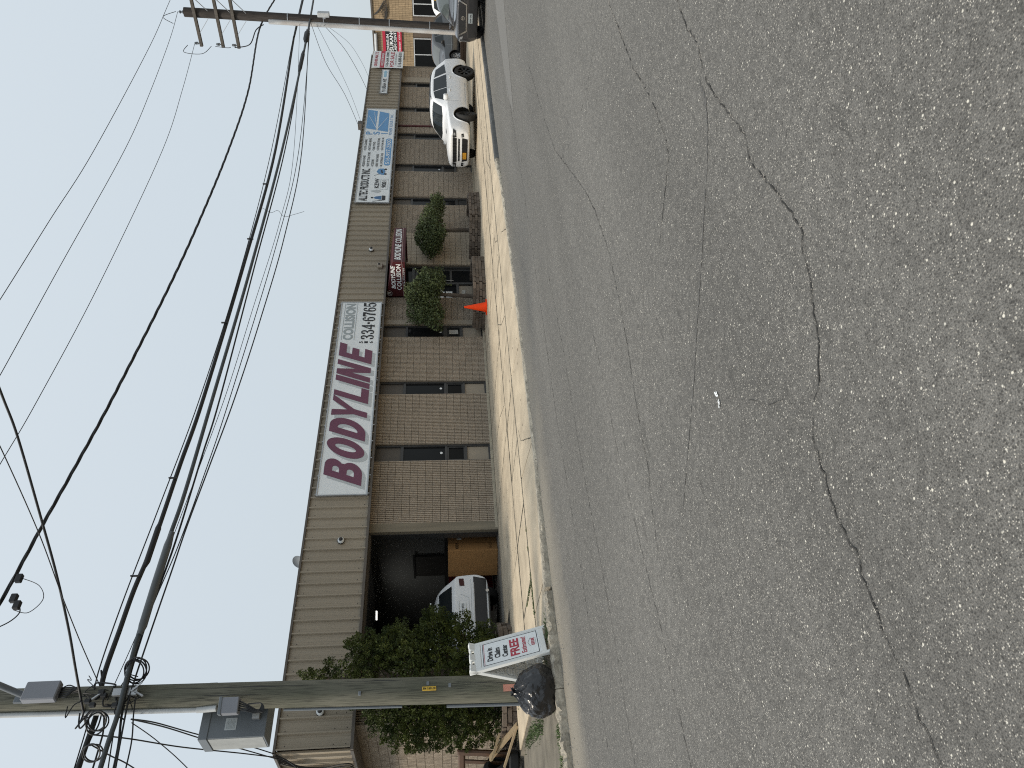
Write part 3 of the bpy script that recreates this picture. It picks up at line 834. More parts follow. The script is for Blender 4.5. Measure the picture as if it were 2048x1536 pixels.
S1 = sign_board('wall_sign', 11.8, 19.45, 3.31, 4.56, 'wide white sign reading BODYLINE COLLISION 334-6765 over the two nearest window bays')
def glyphs():
    h = .99; G = {}
    # letter outlines before slanting; z from the baseline
    def bowl(x0, x1, z0, z1, rx):
        return [(x0, z0)]+arc(x1-rx, (z0+z1)/2, rx, (z1-z0)/2, -90, 90, 14)+[(x0, z1)]
    G['B'] = [[(12.06, 0)]+arc(12.42, .265, .28, .265, -90, 52, 14)+arc(12.40, .735, .265, .255, -46, 90, 14)+[(12.06, h)], bowl(12.265, 12.47, .21, .40, .09), bowl(12.265, 12.45, .60, .78, .085)]
    G['O'] = [arc(13.135, h/2, .315, .51, 0, 360, 40)[:-1], arc(13.135, h/2, .10, .285, 0, 360, 28)[:-1]]
    G['D'] = [[(13.55, 0)]+arc(13.80, h/2, .37, h/2, -90, 90, 22)+[(13.55, h)], [(13.765, .22)]+arc(13.79, h/2, .165, .275, -90, 90, 16)+[(13.765, .77)]]
    G['Y'] = [[(14.40, 0), (14.60, 0), (14.60, .37), (14.93, h), (14.71, h), (14.51, .56), (14.36, h), (14.14, h), (14.40, .37)]]
    G['L'] = [[(14.93, 0), (15.48, 0), (15.48, .22), (15.13, .22), (15.13, h), (14.93, h)]]
    G['I'] = [[(15.52, 0), (15.735, 0), (15.735, h), (15.52, h)]]
    G['N'] = [[(15.785, 0), (15.985, 0), (15.985, .55), (16.18, 0), (16.385, 0), (16.385, h), (16.185, h), (16.185, .45), (15.99, h), (15.785, h)]]
    G['E'] = [[(16.55, 0), (17.14, 0), (17.14, .22), (16.76, .22), (16.76, .39), (17.05, .39), (17.05, .60), (16.76, .60), (16.76, .77), (17.13, .77), (17.13, h), (16.55, h)]]
    return G
for ch, polys in glyphs().items():
    sl = lambda p, dx=0, dz=0: [(x+.414*z+dx-S1.location.x, z+3.47+dz-S1.location.z) for x, z in p]
    shapes([sl(p, -.115, -.095) for p in polys], 'letter_shadow', M_SHADOWGREY, S1, (0, .0085, 0))
    shapes([sl(p) for p in polys], 'letter', M_MAROON, S1, (0, .004, 0))
text('COLLISION', 'lettering', M_LTGREY, S1, gx(S1, 17.64, 4.10), 1.74, .31, bold=.04)
for z in (4.44, 4.055): MB().box(17.64-S1.location.x, 19.39-S1.location.x, .004, .011, z-S1.location.z, z+.012-S1.location.z).build('rule', M_LTGREY, S1)
# slab serif phone number, built from strokes
def serif_digits():
    def ring(cx, cz, rx, rz, tx, tz): return [arc(cx, cz, rx, rz, 0, 360, 24)[:-1], arc(cx, cz, rx-tx, rz-tz, 0, 360, 20)[:-1]]
    D = {}
    D['3'] = [[(.02, .20), (.10, .05), (.28, 0)]+arc(.32, .27, .26, .27, -80, 60, 12)+[(.40, .53)]+arc(.30, .76, .24, .24, -40, 90, 12)+[(.12, .97), (.03, .84), (.05, .70), (.20, .70), (.22, .84), (.27, .93)]+list(reversed(arc(.27, .76, .11, .17, -70, 80, 8)))+[(.18, .56), (.18, .48), (.28, .48)]+list(reversed(arc(.28, .27, .12, .20, -85, 80, 8)))+[(.22, .09), (.20, .20), (.17, .29), (.05, .30)]]
    D['4'] = [[(.30, 0), (.60, 0), (.60, .07), (.54, .07), (.54, .22), (.62, .22), (.62, .33), (.54, .33), (.54, 1), (.40, 1), (0, .33), (0, .22), (.36, .22), (.36, .07), (.30, .07)], [(.12, .33), (.36, .33), (.36, .75)]]
    D['6'] = [arc(.30, .31, .29, .31, -180, 130, 22)+[(.18, .55), (.19, .72), (.26, .9), (.36, .92), (.37, .80), (.39, .72), (.52, .73), (.55, .84), (.46, .97), (.30, 1), (.13, .93), (.04, .76), (.01, .5)], arc(.30, .30, .12, .23, 0, 360, 20)[:-1]]
    D['7'] = [[(.02, .68), (.09, .68), (.14, .80), (.40, .80), (.22, .45), (.16, 0), (.37, 0), (.40, .42), (.57, .80), (.57, 1), (.09, 1), (.02, 1)]]
    D['5'] = [[(.02, .18), (.10, .05), (.28, 0)]+arc(.31, .32, .27, .32, -80, 110, 16)+[(.14, .58), (.16, .80), (.52, .80), (.54, 1), (.08, 1), (.04, .44), (.14, .44)]+list(reversed(arc(.29, .31, .12, .23, -90, 110, 10)))+[(.22, .09), (.20, .20), (.17, .29), (.05, .30)]]
    D['-'] = [[(.06, .40), (.34, .40), (.34, .58), (.06, .58)]]
    return D
SD = serif_digits(); x = 17.66
for ch in '334-6765':
    w = .245 if ch != '-' else .155
    k = .215/.6 if ch != '-' else .30
    shapes([[(x+px*k-S1.location.x, 3.465+pz*.40-S1.location.z) for px, pz in p] for p in SD[ch]], 'digit', M_BLACK, S1, (0, .004, 0))
    x += w-.01
for i, ch in enumerate('516'): text(ch, 'digit', M_BLACK, S1, gx(S1, 17.49, 3.78-.15*i), .085, .11, bold=.02)

S2 = sign_board('wall_sign', 25.37, 33.03, 3.33, 4.58, 'wide white sign reading ALLTEC PRODUCTS INC with blue sunburst square')
text('ALLTEC PRODUCTS INC.', 'lettering', M_BLACK, S2, gx(S2, 25.46, 4.15), 2.38, .33, bold=.03)
text('KEW', 'lettering', M_BLACK, S2, gx(S2, 26.38, 3.75), .72, .18, bold=.03)
text('9001', 'lettering', M_BLACK, S2, gx(S2, 26.42, 3.47), .52, .19, bold=.03)
fx = MB()
for a, b, c, d in ((26.30, 27.06, 3.41, 3.42), (26.30, 27.06, 3.70, 3.71), (26.30, 26.31, 3.42, 3.70), (27.05, 27.06, 3.42, 3.70)): fx.box(a-S2.location.x, b-S2.location.x, .004, .011, c-S2.location.z, d-S2.location.z)
fx.build('number_frame', M_LTGREY, S2)
def sh2(name, mat, polys, y=.005): shapes([[(a-S2.location.x, b-S2.location.z) for a, b in p] for p in polys], name, mat, S2, (0, y, 0))
sh2('drop_emblem', M_SHADOWGREY, [arc(26.17, 3.83, .11, .17, 180, 360, 12)+[(26.22, 3.95), (26.17, 4.06), (26.12, 3.95)]])
# washing machine figures, as plain blue and black shapes
sh2('machine_picture', mk('print_blue_dark', (.06, .16, .33), .5), [[(25.56, 3.62), (25.62, 3.84), (25.70, 3.92), (25.78, 3.84), (25.84, 3.62)]])
sh2('machine_picture', M_BLACK, [[(25.56, 3.47), (25.84, 3.47), (25.86, 3.60), (25.54, 3.60)], arc(25.70, 3.97, .05, .05, 0, 360, 12)[:-1], [(25.46, 3.95), (25.43, 3.93), (25.54, 3.46), (25.57, 3.47)]])
sh2('machine_picture', mk('print_blue_mid', (.10, .26, .48), .5), [[(27.36, 3.60), (27.42, 3.80), (27.62, 3.90), (27.84, 3.82), (27.86, 3.62), (27.62, 3.55)]])
sh2('machine_picture', M_BLACK, [arc(27.44, 3.55, .06, .06, 0, 360, 12)[:-1], arc(27.80, 3.55, .06, .06, 0, 360, 12)[:-1], [(27.30, 3.98), (27.32, 3.98), (27.44, 3.80), (27.42, 3.79)], [(27.5, 3.70), (27.74, 3.74), (27.74, 3.68), (27.5, 3.64)]], .0045)
LI = ['PRESSURE WASHERS', 'WATER RECYCLING SYSTEMS', 'ACCESSORIES', 'MOBILE WASH TRAILERS', 'OIL & HYDRAULIC HOSE']
LJ = ['FLOOR CLEANING', 'PARTS-SALES-SERVICE', 'TANK FITTINGS', 'CUSTOM HOSE FITTINGS', 'QUALITY WORK SINCE 1981']
for i in range(5):
    z = 4.40-.175*i
    text('• '+LI[i], 'lettering', M_BLACK, S2, gx(S2, 27.96, z), [.92, 1.18, .62, 1.05, 1.12][i], .10, bold=.012)
    text('• '+LJ[i], 'lettering', M_BLACK, S2, gx(S2, 29.28, z+.015), [.95, 1.08, .75, 1.08, 1.12][i], .10, bold=.012)
ph = [(28.2, 3.38), (30.25, 3.38)]
sh2('number_badge', M_BLUE, [arc(30.22, 3.515, .12, .125, -90, 90, 10)+arc(28.22, 3.515, .12, .125, 90, 270, 10)], .008)
text('516-997-2500', 'lettering', M_WHITE, S2, (28.2-S2.location.x, .004, 3.43-S2.location.z), 2.04, .17, bold=.015)
for ch, z, h in (('P', 4.24, .28), ('S', 3.93, .28), ('I', 3.60, .28)): text(ch, 'lettering', M_BLUE, S2, gx(S2, 30.66 if ch != 'I' else 30.74, z), .26 if ch != 'I' else .06, h, bold=.02)
sh2('emblem', M_BLUE, [[(31.20, 4.54), (32.93, 4.54), (32.83, 4.12), (31.08, 4.12)], [(31.05, 4.03), (32.80, 4.03), (32.62, 3.60), (30.92, 3.60)]], .008)
ray = []
for (a, b) in ((32.35, 4.47), (32.72, 4.26), (32.60, 3.82), (32.25, 3.66)):
    d = Vector((a-31.12, b-4.07)).normalized(); n = Vector((-d.y, d.x))*.012
    ray.append([(31.12+n.x, 4.07+n.y), (31.12-n.x, 4.07-n.y), (a-n.x*.5, b-n.y*.5), (a+n.x*.5, b+n.y*.5)])
sh2('emblem_rays', M_WHITE, ray, .004)
text('POWER SCRUB IT INC.', 'lettering', M_BLUE, S2, gx(S2, 30.66, 3.42), 1.9, .13)

S3 = sign_board('wall_sign', 34.62, 37.18, 3.81, 4.11, 'narrow white sign reading 75 URBAN AVE with pale blue arrow')
text('75 URBAN AVE', 'lettering', M_BLACK, S3, gx(S3, 34.72, 3.87), 1.45, .18, bold=.02)
shapes([[(a-S3.location.x, b-S3.location.z) for a, b in [(36.35, 3.90), (36.88, 3.90), (36.88, 3.86), (37.10, 3.96), (36.88, 4.06), (36.88, 4.02), (36.35, 4.02)]]], 'arrow', mk('print_paleblue', (.30, .52, .66), .5), S3, (0, .005, 0))

S4 = empty('sale_banner', (38.3, -.5, 3.16)); tag(S4, 'white and red FOR SALE banner on the fascia end nearest the far buildings', 'banner')
MB().box(-.98, .98, 0, .012, 0, 1.5).build('cloth', M_WHITE, S4)
MB().box(-.98, .98, -.004, -.001, .90, 1.11).build('red_band', M_RED, S4)
for b, z, h, w, m in (('GREINER-MALTZ', 1.24, .15, 1.7, M_RED), ('EXCLUSIVE BROKER', .95, .11, 1.5, M_WHITE), ('516-364-1000', .70, .14, 1.7, M_BLACK), ('FOR SALE', .44, .19, 1.75, M_RED), ('COSTAR BROKERAGE', .32, .07, 1.4, M_LTGREY), ('516-608-8181', .08, .17, 1.7, M_BLACK)):
    text(b, 'lettering', m, S4, (-w/2, -.006, z), w, h, bold=.02)

# ------------------------------------------------------------------ awning
A = empty('entrance_awning', (20.3, 0, 2.55)); tag(A, 'burgundy vinyl awning over the entrance, lettered BODYLINE COLLISION and 75', 'awning')
W_, P_ = 1.92, 1.45
mb = MB()
v = [(0, -.02, .0), (0, -P_, .0), (W_, -P_, .0), (W_, -.02, .0), (0, -.02, .66), (0, -P_, .385), (W_, -P_, .385), (W_, -.02, .66)]
mb.add(v, [(0, 1, 5, 4), (1, 2, 6, 5), (2, 3, 7, 6), (4, 5, 6, 7)])
mb.build('canopy', M_AWN, A)
MB().box(.01, W_-.01, -P_+.01, -.03, .05, .07).build('underside', M_BKPAINT, A)
fr = MB()
for a, b in (((0, -.02, .09), (0, -P_, .09)), ((0, -P_, .09), (W_, -P_, .09))): fr.bar(Vector(a)+Vector((-.008, -.008, 0)), Vector(b)+Vector((-.008, -.008, 0)), .012, .012)
fr.build('piping', mk('piping_white', (.5, .35, .35), .5), A)
for k in range(9): pass
text('BODYLINE', 'lettering', M_WHITE, A, (.10, -P_-.006, .13), .88, .21, bold=.03, shear=.25)
text('COLLISION', 'lettering', M_WHITE, A, (1.04, -P_-.006, .13), .80, .21, bold=.02)
text('BODYLINE', 'lettering', M_WHITE, A, (-.006, -.35, .33), .95, .14, (0, -1, 0), (0, 0, 1), bold=.03, shear=.3)
text('COLLISION', 'lettering', M_WHITE, A, (-.006, -.30, .14), 1.05, .15, (0, -1, 0), (0, 0, 1), bold=.02)
text('516.334.6765', 'lettering', M_WHITE, A, (-.006, -.45, .025), .75, .045, (0, -1, 0), (0, 0, 1))
shapes([arc(.16, .55, .11, .085, 0, 360, 22)[:-1], arc(.16, .55, .10, .075, 0, 360, 22)[:-1]], 'number_ring', M_WHITE, A, (-.006, 0, 0), (0, -1, 0), (0, 0, 1))
text('75', 'lettering', M_WHITE, A, (-.006, -.10, .51), .12, .085, (0, -1, 0), (0, 0, 1), bold=.03)

# ------------------------------------------------------------------ cameras, floodlight and dish
def dome_camera(x, z, label):
    t = empty('security_camera', (x, FY-.036, z)); tag(t, label, 'camera', 'dome cameras on the fascia')
    Rm = Matrix.Rotation(R(90), 4, 'X')
    MB().lathe([(.075, 0), (.078, .02), (.075, .05), (.06, .075)], 20, Rm).build('housing', M_WHITE, t, 40)
    MB().lathe([(.05, .074), (.046, .095), (.03, .115), (.008, .122)], 18, Rm @ Matrix.Translation((0, 0, 0))).build('lens_dome', M_BKPAINT, t, 60)
    MB().lathe([(.085, -.01), (.085, .012)], 20, Rm).build('base_ring', M_BKPAINT, t)
dome_camera(10.49, 3.85, 'round white dome camera on the fascia above the garage opening')
dome_camera(6.4, 3.92, 'round white dome camera on the fascia just left of the green wooden pole')
dome_camera(22.44, 3.81, 'round white dome camera on the fascia above the burgundy awning')
fl = empty('floodlight', (21.45, FY-.036, 3.45)); tag(fl, 'small square beige wall light on the fascia above the awning', 'light')
MB().bbox(-.10, .10, -.10, .0, -.08, .10, .012).build('housing', M_SPAN, fl)
MB().lathe([(.035, 0), (.035, .03), (.02, .04)], 12, Matrix.Translation((.03, -.1, .04)) @ Matrix.Rotation(R(90), 4, 'X')).build('lens', M_BKPAINT, fl)
ds = empty('satellite_dish', (10.25, .1, FT-.03)); tag(ds, 'small grey satellite dish peeking over the roof edge', 'dish')
dm = MB(); Rm = Matrix.Translation((0, 0, .19)) @ Matrix.Rotation(R(-62), 4, 'Z') @ Matrix.Rotation(R(72), 4, 'X')
dm.lathe([(.008, -.023), (.075, -.015), (.14, .007), (.165, .025), (.167, .021), (.14, .0), (.075, -.025), (.008, -.033)], 24, Rm)
dm.build('reflector', M_GREYBOX, ds, 50)
MB().tube([(0, .05, 0), (0, .05, .2)], .02, 8).build('mast', M_GALV, ds)

# ------------------------------------------------------------------ traffic cone
co = empty('traffic_cone', (18.22, -1.28, walk_z(-1.28)), R(12)); tag(co, 'orange traffic cone standing on the pavement beside the stone planter', 'cone')
MB().lathe([(.155, .03), (.15, .05), (.035, .66), (.03, .70), (.022, .70)], 24).build('body', M_ORANGE, co, 40)
MB().bbox(-.19, .19, -.19, .19, 0, .035, .012).build('base', M_ORANGE, co)

# ------------------------------------------------------------------ stone planters with small trees
stone_meshes = []
for s in range(5):
    bm = bmesh.new(); bmesh.ops.create_cube(bm, size=1)
    rn = random.Random(s)
    bmesh.ops.bevel(bm, geom=list(bm.edges), offset=.09, segments=1, affect='EDGES')
    for q in bm.verts: q.co += Vector((rn.uniform(-.05, .05), rn.uniform(-.05, .05), rn.uniform(-.04, .04)))
    mb = MB(); mb.addbm(bm); bm.free(); stone_meshes.append(mb.mesh('stone', M_STONE, fixn=True))
def planter(name, poly, h, label, courses=4, sw=.23, close=False):
    c = Vector((sum(p[0] for p in poly)/len(poly), sum(p[1] for p in poly)/len(poly), 0)); c.z = walk_z(c.y)
    t = empty(name, c); tag(t, label, 'planter')
    ch = h/courses
    for k in range(courses):
        off = (k % 2)*.5
        for (a, b) in zip(poly, poly[1:]):
            a_, b_ = Vector((*a, 0)), Vector((*b, 0)); L_ = (b_-a_).length; n = max(1, round(L_/sw)); d = (b_-a_)/n
            nn = Vector((d.y, -d.x, 0)).normalized()
            for i in range(n):
                p = a_+d*(i+.5+(off-.25)*.6)
                o = link('stone', random.choice(stone_meshes), t)
                o.location = p-Vector((c.x, c.y, 0))+Vector((random.uniform(-.008, .008), random.uniform(-.008, .008), walk_z(p.y)-c.z+ch*(k+.5)))+nn*random.uniform(-.012, .012)
                o.scale = (d.length*random.uniform(.94, 1.02), .17*random.uniform(.9, 1.05), ch*random.uniform(.93, .99))
                o.rotation_euler = (0, 0, math.atan2(d.y, d.x)+random.uniform(-.04, .04))
    soil = MB(); soil.add([(p[0]-c.x, p[1]-c.y, h*.82) for p in poly], [tuple(range(len(poly)))])
    so = soil.build('soil', M_SOIL, t)
    return t
PA = [(18.62, -.10), (18.62, -.75), (19.2, -1.45), (20.5, -1.45), (21.15, -.8), (21.15, -.10)]
PB = [(22.3, -.10), (22.3, -.6), (23.0, -1.45), (24.4, -1.45), (25.2, -.8), (25.2, -.10)]
planter('stone_planter', PA, .40, 'brown stone planter left of the entrance, behind the orange cone')
planter('stone_planter', PB, .40, 'brown stone planter right of the entrance, against the square-scored wall')

def leaves(mb, pts, size, nrm_up=.3, rnd=random, asp=.55):
    for p in pts:
        s = size*rnd.uniform(.6, 1.3)
        n = Vector((rnd.gauss(0, 1), rnd.gauss(0, 1), rnd.gauss(nrm_up, 1))).normalized()
        a = n.orthogonal().normalized(); a.rotate(Matrix.Rotation(rnd.uniform(0, 6.28), 3, n)); b = n.cross(a)
        p = Vector(p); 
        mb.add([p-a*s, p+b*s*asp+n*s*.15, p+a*s, p-b*s*asp+n*s*.15], [(0, 1, 2), (0, 2, 3)])
def crown_points(lobes, n, rnd, shell=.55):
    vol = [l[3]*l[4]*l[5] for l in lobes]; tot = sum(vol); out = []
    for l, v in zip(lobes, vol):
        for i in range(int(n*v/tot)):
            d = Vector((rnd.gauss(0, 1), rnd.gauss(0, 1), rnd.gauss(0, 1))).normalized()
            r_ = rnd.random()**(1/3)*(1-shell)+shell*rnd.uniform(.86, 1.06) if rnd.random() < .75 else rnd.random()
            out.append((l[0]+d.x*l[3]*r_, l[1]+d.y*l[4]*r_, l[2]+d.z*l[5]*r_))
    return out
def small_tree(loc, trunk, lobes, n, label, seed):
    rnd = random.Random(seed)
    t = empty('small_tree', loc); tag(t, label, 'tree')
    tk = MB(); tk.tube(trunk, [lerp(.075, .055, i/(len(trunk)-1)) for i in range(len(trunk))], 10)
    top = Vector(trunk[-1])
    for l in lobes[::2]: tk.tube([top-Vector((0, 0, .08)), top.lerp(Vector(l[:3]), .5)+Vector((0, 0, .05)), Vector(l[:3])], [.045, .03, .012], 6)
    tk.tube([(0, 0, 0), (0, 0, .03), (0, 0, .12)], [.12, .11, .075], 10)
    tk.build('trunk', M_BARK, t, 40)
    mb = MB(); big = []
    for l in lobes:                     # each lobe gets its own small bumps so the outline is uneven
        big.append(l)
        for i in range(9):
            d = Vector((rnd.gauss(0, 1), rnd.gauss(0, 1), rnd.gauss(0, 1))).normalized()
            big.append((l[0]+d.x*l[3]*.8, l[1]+d.y*l[4]*.8, l[2]+d.z*l[5]*.8, .17, .17, .15))
    leaves(mb, crown_points(big, n, rnd), .034, .5, rnd)
    # stray shoots
    for i in range(16):
        l = rnd.choice(lobes); d = Vector((rnd.gauss(0, 1), rnd.gauss(0, 1), rnd.gauss(.1, .9))).normalized()
        a = Vector((l[0]+d.x*l[3], l[1]+d.y*l[4], l[2]+d.z*l[5]))
        leaves(mb, [a+d*rnd.uniform(0, .2)+Vector((rnd.gauss(0, .02), rnd.gauss(0, .02), rnd.gauss(0, .02))) for q in range(14)], .03, .5, rnd)
    mb.build('crown', M_LEAF, t, None, False)
    return t
z_ = .31
small_tree((19.35, -.8, z_), [(0, 0, 0), (.02, 0, .4), (.06, .0, .8), (.08, 0, 1.2)],
    [(.0, 0, 1.65, .62, .62, .56), (-.55, .12, 1.48, .55, .5, .48), (.55, -.12, 1.45, .5, .5, .42), (-.95, .2, 1.25, .35, .35, .26), (.2, -.35, 1.35, .5, .45, .4), (-.35, .3, 1.8, .5, .45, .42), (.9, -.15, 1.2, .3, .3, .2), (-.2, -.3, 1.95, .35, .35, .28)], 16000,
    'small round-headed leafy tree in the left stone planter, partly hiding the awning', 3)
small_tree((23.1, -.8, z_), [(0, 0, 0), (.0, 0, .4), (-.02, .0, .8), (0, 0, 1.05)],
    [(-.25, .1, 1.45, .62, .6, .5), (.25, -.1, 1.42, .62, .55, .44), (.7, -.2, 1.28, .5, .45, .36), (-.65, .25, 1.40, .4, .4, .4), (1.05, -.3, 1.20, .36, .35, .26), (-.1, .2, 1.68, .5, .5, .36), (1.35, -.35, 1.18, .25, .25, .2), (-.5, -.2, 1.2, .4, .4, .34)], 14000,
    'small leafy tree in the right stone planter, crown tapering to the right', 5)

# ------------------------------------------------------------------ big cypress at the building corner
def cypress():
    rnd = random.Random(11)
    t = empty('cypress_tree', (6.75, -1.15, 0)); tag(t, 'tall dark green cypress at the building corner behind the green wooden pole', 'tree')
    tk = MB(); tk.tube([(0, 0, 0), (.03, .02, 1), (-.02, 0, 2.4), (0, .0, 3.9)], [.11, .09, .05, .012], 10)
    # masses of foliage: (x, y, z, radius, height radius)
    L_ = [(.05, .0, 3.95, .16, .30), (.06, .0, 3.45, .34, .42), (-.12, .1, 3.0, .5, .42), (.40, -.1, 2.85, .50, .45), (.62, -.1, 3.05, .22, .34), (-.4, .15, 2.5, .6, .5), (.22, -.1, 2.2, .66, .55), (.70, -.15, 2.25, .36, .40),
          (-.55, .2, 1.85, .72, .55), (.40, -.1, 1.55, .70, .55), (.80, -.2, 1.5, .46, .36), (1.08, -.22, 1.52, .26, .30), (-.5, .2, 1.2, .75, .55), (.30, -.15, .9, .66, .5), (.72, -.25, 1.0, .44, .36), (-.45, .2, .7, .66, .42), (0, -.25, .55, .6, .3), (-.9, .3, 1.6, .42, .42), (-1.0, .3, 2.15, .34, .36), (-.9, .3, .85, .46, .36), (-.95, .3, 1.3, .42, .40), (-.9, .3, 1.95, .46, .42), (-.75, .25, 2.5, .42, .36), (-.95, .25, .45, .36, .25), (.55, -.25, .5, .36, .25)]
    for l in L_: tk.tube([(0, 0, max(.2, l[2]-.35)), (l[0]*.5, l[1]*.5, l[2]-.1), (l[0], l[1], l[2])], [.04, .025, .01], 6)
    tk.build('trunk', M_BARK, t, 40)
    mb = MB()
    def spray(c, a, l, w):
        side = a.cross(Vector((rnd.gauss(0, 1), rnd.gauss(0, 1), rnd.gauss(0, 1)))).normalized()
        mb.add([c-side*w*.35, c+a*l*.55-side*w, c+a*l, c+a*l*.5+side*w], [(0, 1, 2), (0, 2, 3)])
    for (x, y, z, r_, h) in L_:
        for i in range(int(90+1500*r_*r_)):          # old inner foliage
            d = Vector((rnd.gauss(0, 1), rnd.gauss(0, 1), rnd.gauss(0, 1))).normalized(); q = rnd.uniform(.2, .78)
            spray(Vector((x+d.x*r_*q, y+d.y*r_*q, z+d.z*h*q)), (d+Vector((rnd.gauss(0, .6), rnd.gauss(0, .6), rnd.gauss(0, .6)))).normalized(), rnd.uniform(.05, .09), .022)
        for i in range(int(18+125*r_*r_)):           # plumes of young sprays standing off the mass
            d = Vector((rnd.gauss(0, 1), rnd.gauss(0, 1), rnd.gauss(.2, 1))).normalized(); q = rnd.uniform(.82, 1.04)
            c = Vector((x+d.x*r_*q, y+d.y*r_*q, z+d.z*h*q)); out = (d+Vector((0, 0, .55))).normalized()
            L1, R1 = rnd.uniform(.10, .20), rnd.uniform(.045, .085)
            for s in range(88):
                u = rnd.random(); e = Vector((rnd.gauss(0, 1), rnd.gauss(0, 1), rnd.gauss(0, 1))).normalized()
                rr = R1*math.sin(math.pi*min(.95, .25+.75*u))*rnd.uniform(.6, 1.1)
                p = c+out*(u*L1-.05)+(e-out*e.dot(out))*rr
                a = (out+e*.9).normalized(); l = rnd.uniform(.016, .038); spray(p, a, l, l*rnd.uniform(.28, .5))
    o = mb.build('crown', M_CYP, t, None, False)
    return t
cypress()
PC = [(5.55, -.35), (5.65, -1.25), (6.3, -1.75), (7.35, -1.65), (7.7, -1.2), (7.6, -.3)]
planter('stone_planter', PC, .30, 'low grey-brown stone edging around the foot of the tall cypress', 3, .26)
# ------------------------------------------------------------------ utility poles
def pole(name, base, top, r0_, r1_, mat, label):
    t = empty(name, base); tag(t, label, 'utility pole')
    d = Vector(top)-Vector(base); mb = MB(); n = 24; pts = []; rr = []
    for i in range(n+1): pts.append(d*(i/n)); rr.append(lerp(r0_, r1_, i/n))
    mb.tube(pts, rr, 28); mb.build('shaft', mat, t, 50)
    return t, d
PL, dL = pole('utility_pole', Vector((4.72, -5.1, -.12)), Vector((4.945, -5.1, 11.5)), .196, .165, M_POLE, 'greenish weathered wooden utility pole beside the A-frame sign')
def onL(z): return Vector((.0195*(z+.12), 0, z+.12))           # pole axis at height z, in the pole's space
# conduit down the left flank, straps
cn = MB()
cn.tube([onL(z)+Vector((-.20, -.02, 0)) for z in (4.9, 6.0, 7.0, 9.0)], .035, 10)
cn.build('conduit', M_PVC, PL, 40)
cn = MB(); cn.tube([onL(z)+Vector((-.195, .10, 0)) for z in (0, 1.0, 1.35)], .028, 8); cn.tube([onL(z)+Vector((-.20, .06, 0)) for z in (2.0, 3.0, 3.7)], .02, 8); cn.build('ground_moulding', M_GREYBOX, PL, 40)
MB().tube([onL(4.9)+Vector((-.20, -.02, 0)), onL(4.62)+Vector((-.20, -.06, 0))], .045, 10).build('conduit_fitting', M_PVC, PL, 40)
# long checks (splits) in the wood, as thin dark slivers
ck = MB()
for a, z0, z1 in ((-75, 3.2, 5.4), (-100, 5.6, 7.4), (-60, 1.9, 2.8), (-110, 4.0, 4.9), (-85, .2, 1.3)):
    pts = []
    for i in range(14):
        z = lerp(z0, z1, i/13); rr_ = lerp(.196, .165, (z+.12)/11.6)+.0015; th = R(a)+.02*math.sin(i*1.3)
        pts.append(onL(z)+Vector((math.cos(th)*rr_, math.sin(th)*rr_, 0)))
    v = []
    for i, p in enumerate(pts): w = .004*math.sin(math.pi*i/13)+.0008; v += [p-Vector((w, 0, 0)), p+Vector((w, 0, 0))]
    ck.add(v, [(2*i, 2*i+1, 2*i+3, 2*i+2) for i in range(13)])
tag(ck.build('wood_checks', M_CABLE, PL), kind='stuff')
# numbered tags
yt = MB().bbox(-.03, .03, -.012, 0, 0, .20, .003).build('number_tag', M_YELLOW, PL); yt.location = onL(1.5)+Vector((-.05, -.19, 0))
text('07 091 48', 'tag_lettering', M_BLACK, yt, (.017, -.014, .01), .18, .034, (0, 0, 1), (-1, 0, 0), bold=.02)
pt = MB().box(-.05, .05, -.006, 0, 0, .17).build('paper_tag', M_PINK, PL); pt.location = onL(.35)+Vector((-.07, -.194, 0))
for z, x in ((1.62, .06), (1.3, .02), (2.6, -.04)): MB().bbox(x-.03, x+.03, -.2, -.17, z+.1, z+.14, .006).build('bolt_plate', M_GREYBOX, PL)
# equipment box on the street side: grey radio antenna box, arm, cabinet, junction box
an = empty('antenna_box', (4.86, -5.34, 6.77), R(8)); tag(an, 'flat grey rectangular antenna box high on the green wooden pole', 'antenna')
MB().bbox(-.14, .14, -.10, .02, 0, .46, .015).build('cover', M_GREYLT, an)
MB().box(-.06, .06, .02, .12, .12, .34).build('bracket', M_BKPAINT, an)
cw = MB()
for k in range(7): cw.tube(spline([(-.05+.02*k, 0, 0), (-.10+.03*k, -.05, -.12), (.05-.01*k, -.04, -.22-.01*k), (.02, .05, -.12)], 5), .009, 5)
cw.build('leads', M_CABLE, an, 40)
ar = empty('lamp_arm', (4.86, -5.28, 7.25)); tag(ar, 'grey tubular arm rising from the green wooden pole at the picture edge', 'bracket')
MB().tube([(0, 0, 0), (.06, -.4, .35), (.15, -1.2, 1.0)], .045, 12).build('tube', M_GREYBOX, ar, 40)
MB().bbox(-.09, .05, .0, .06, -.15, .15, .01).build('plate', M_GREYBOX, ar)
cb = empty('equipment_cabinet', (4.62, -4.78, 3.95), R(0)); tag(cb, 'large grey metal equipment cabinet hung behind the green wooden pole', 'cabinet')
MB().bbox(-.33, .47, -.115, .32, 0, .92, .008).build('case', M_GREYBOX, cb)
MB().bbox(-.345, .485, -.13, .335, .80, .925, .006).build('lid', M_GREYBOX, cb)
MB().box(-.335, -.331, -.10, .30, .03, .79).build('lit_end_face', mk('cabinet_lit_side', (.34, .35, .34), .5), cb)  # glare on the left end put into the colour: paler sheet over grey
MB().box(-.22, -.05, -.1195, -.116, .42, .58).build('notice', M_SHADOWGREY, cb)
for i in range(7): MB().box(-.205, -.07+.03*(i % 2)-.03, -.1215, -.1200, .445+.018*i, .452+.018*i).build('notice_line', M_LTGREY, cb)
MB().box(-.1, .1, -.2, -.12, .1, .2).build('hanger', M_GALV, cb)
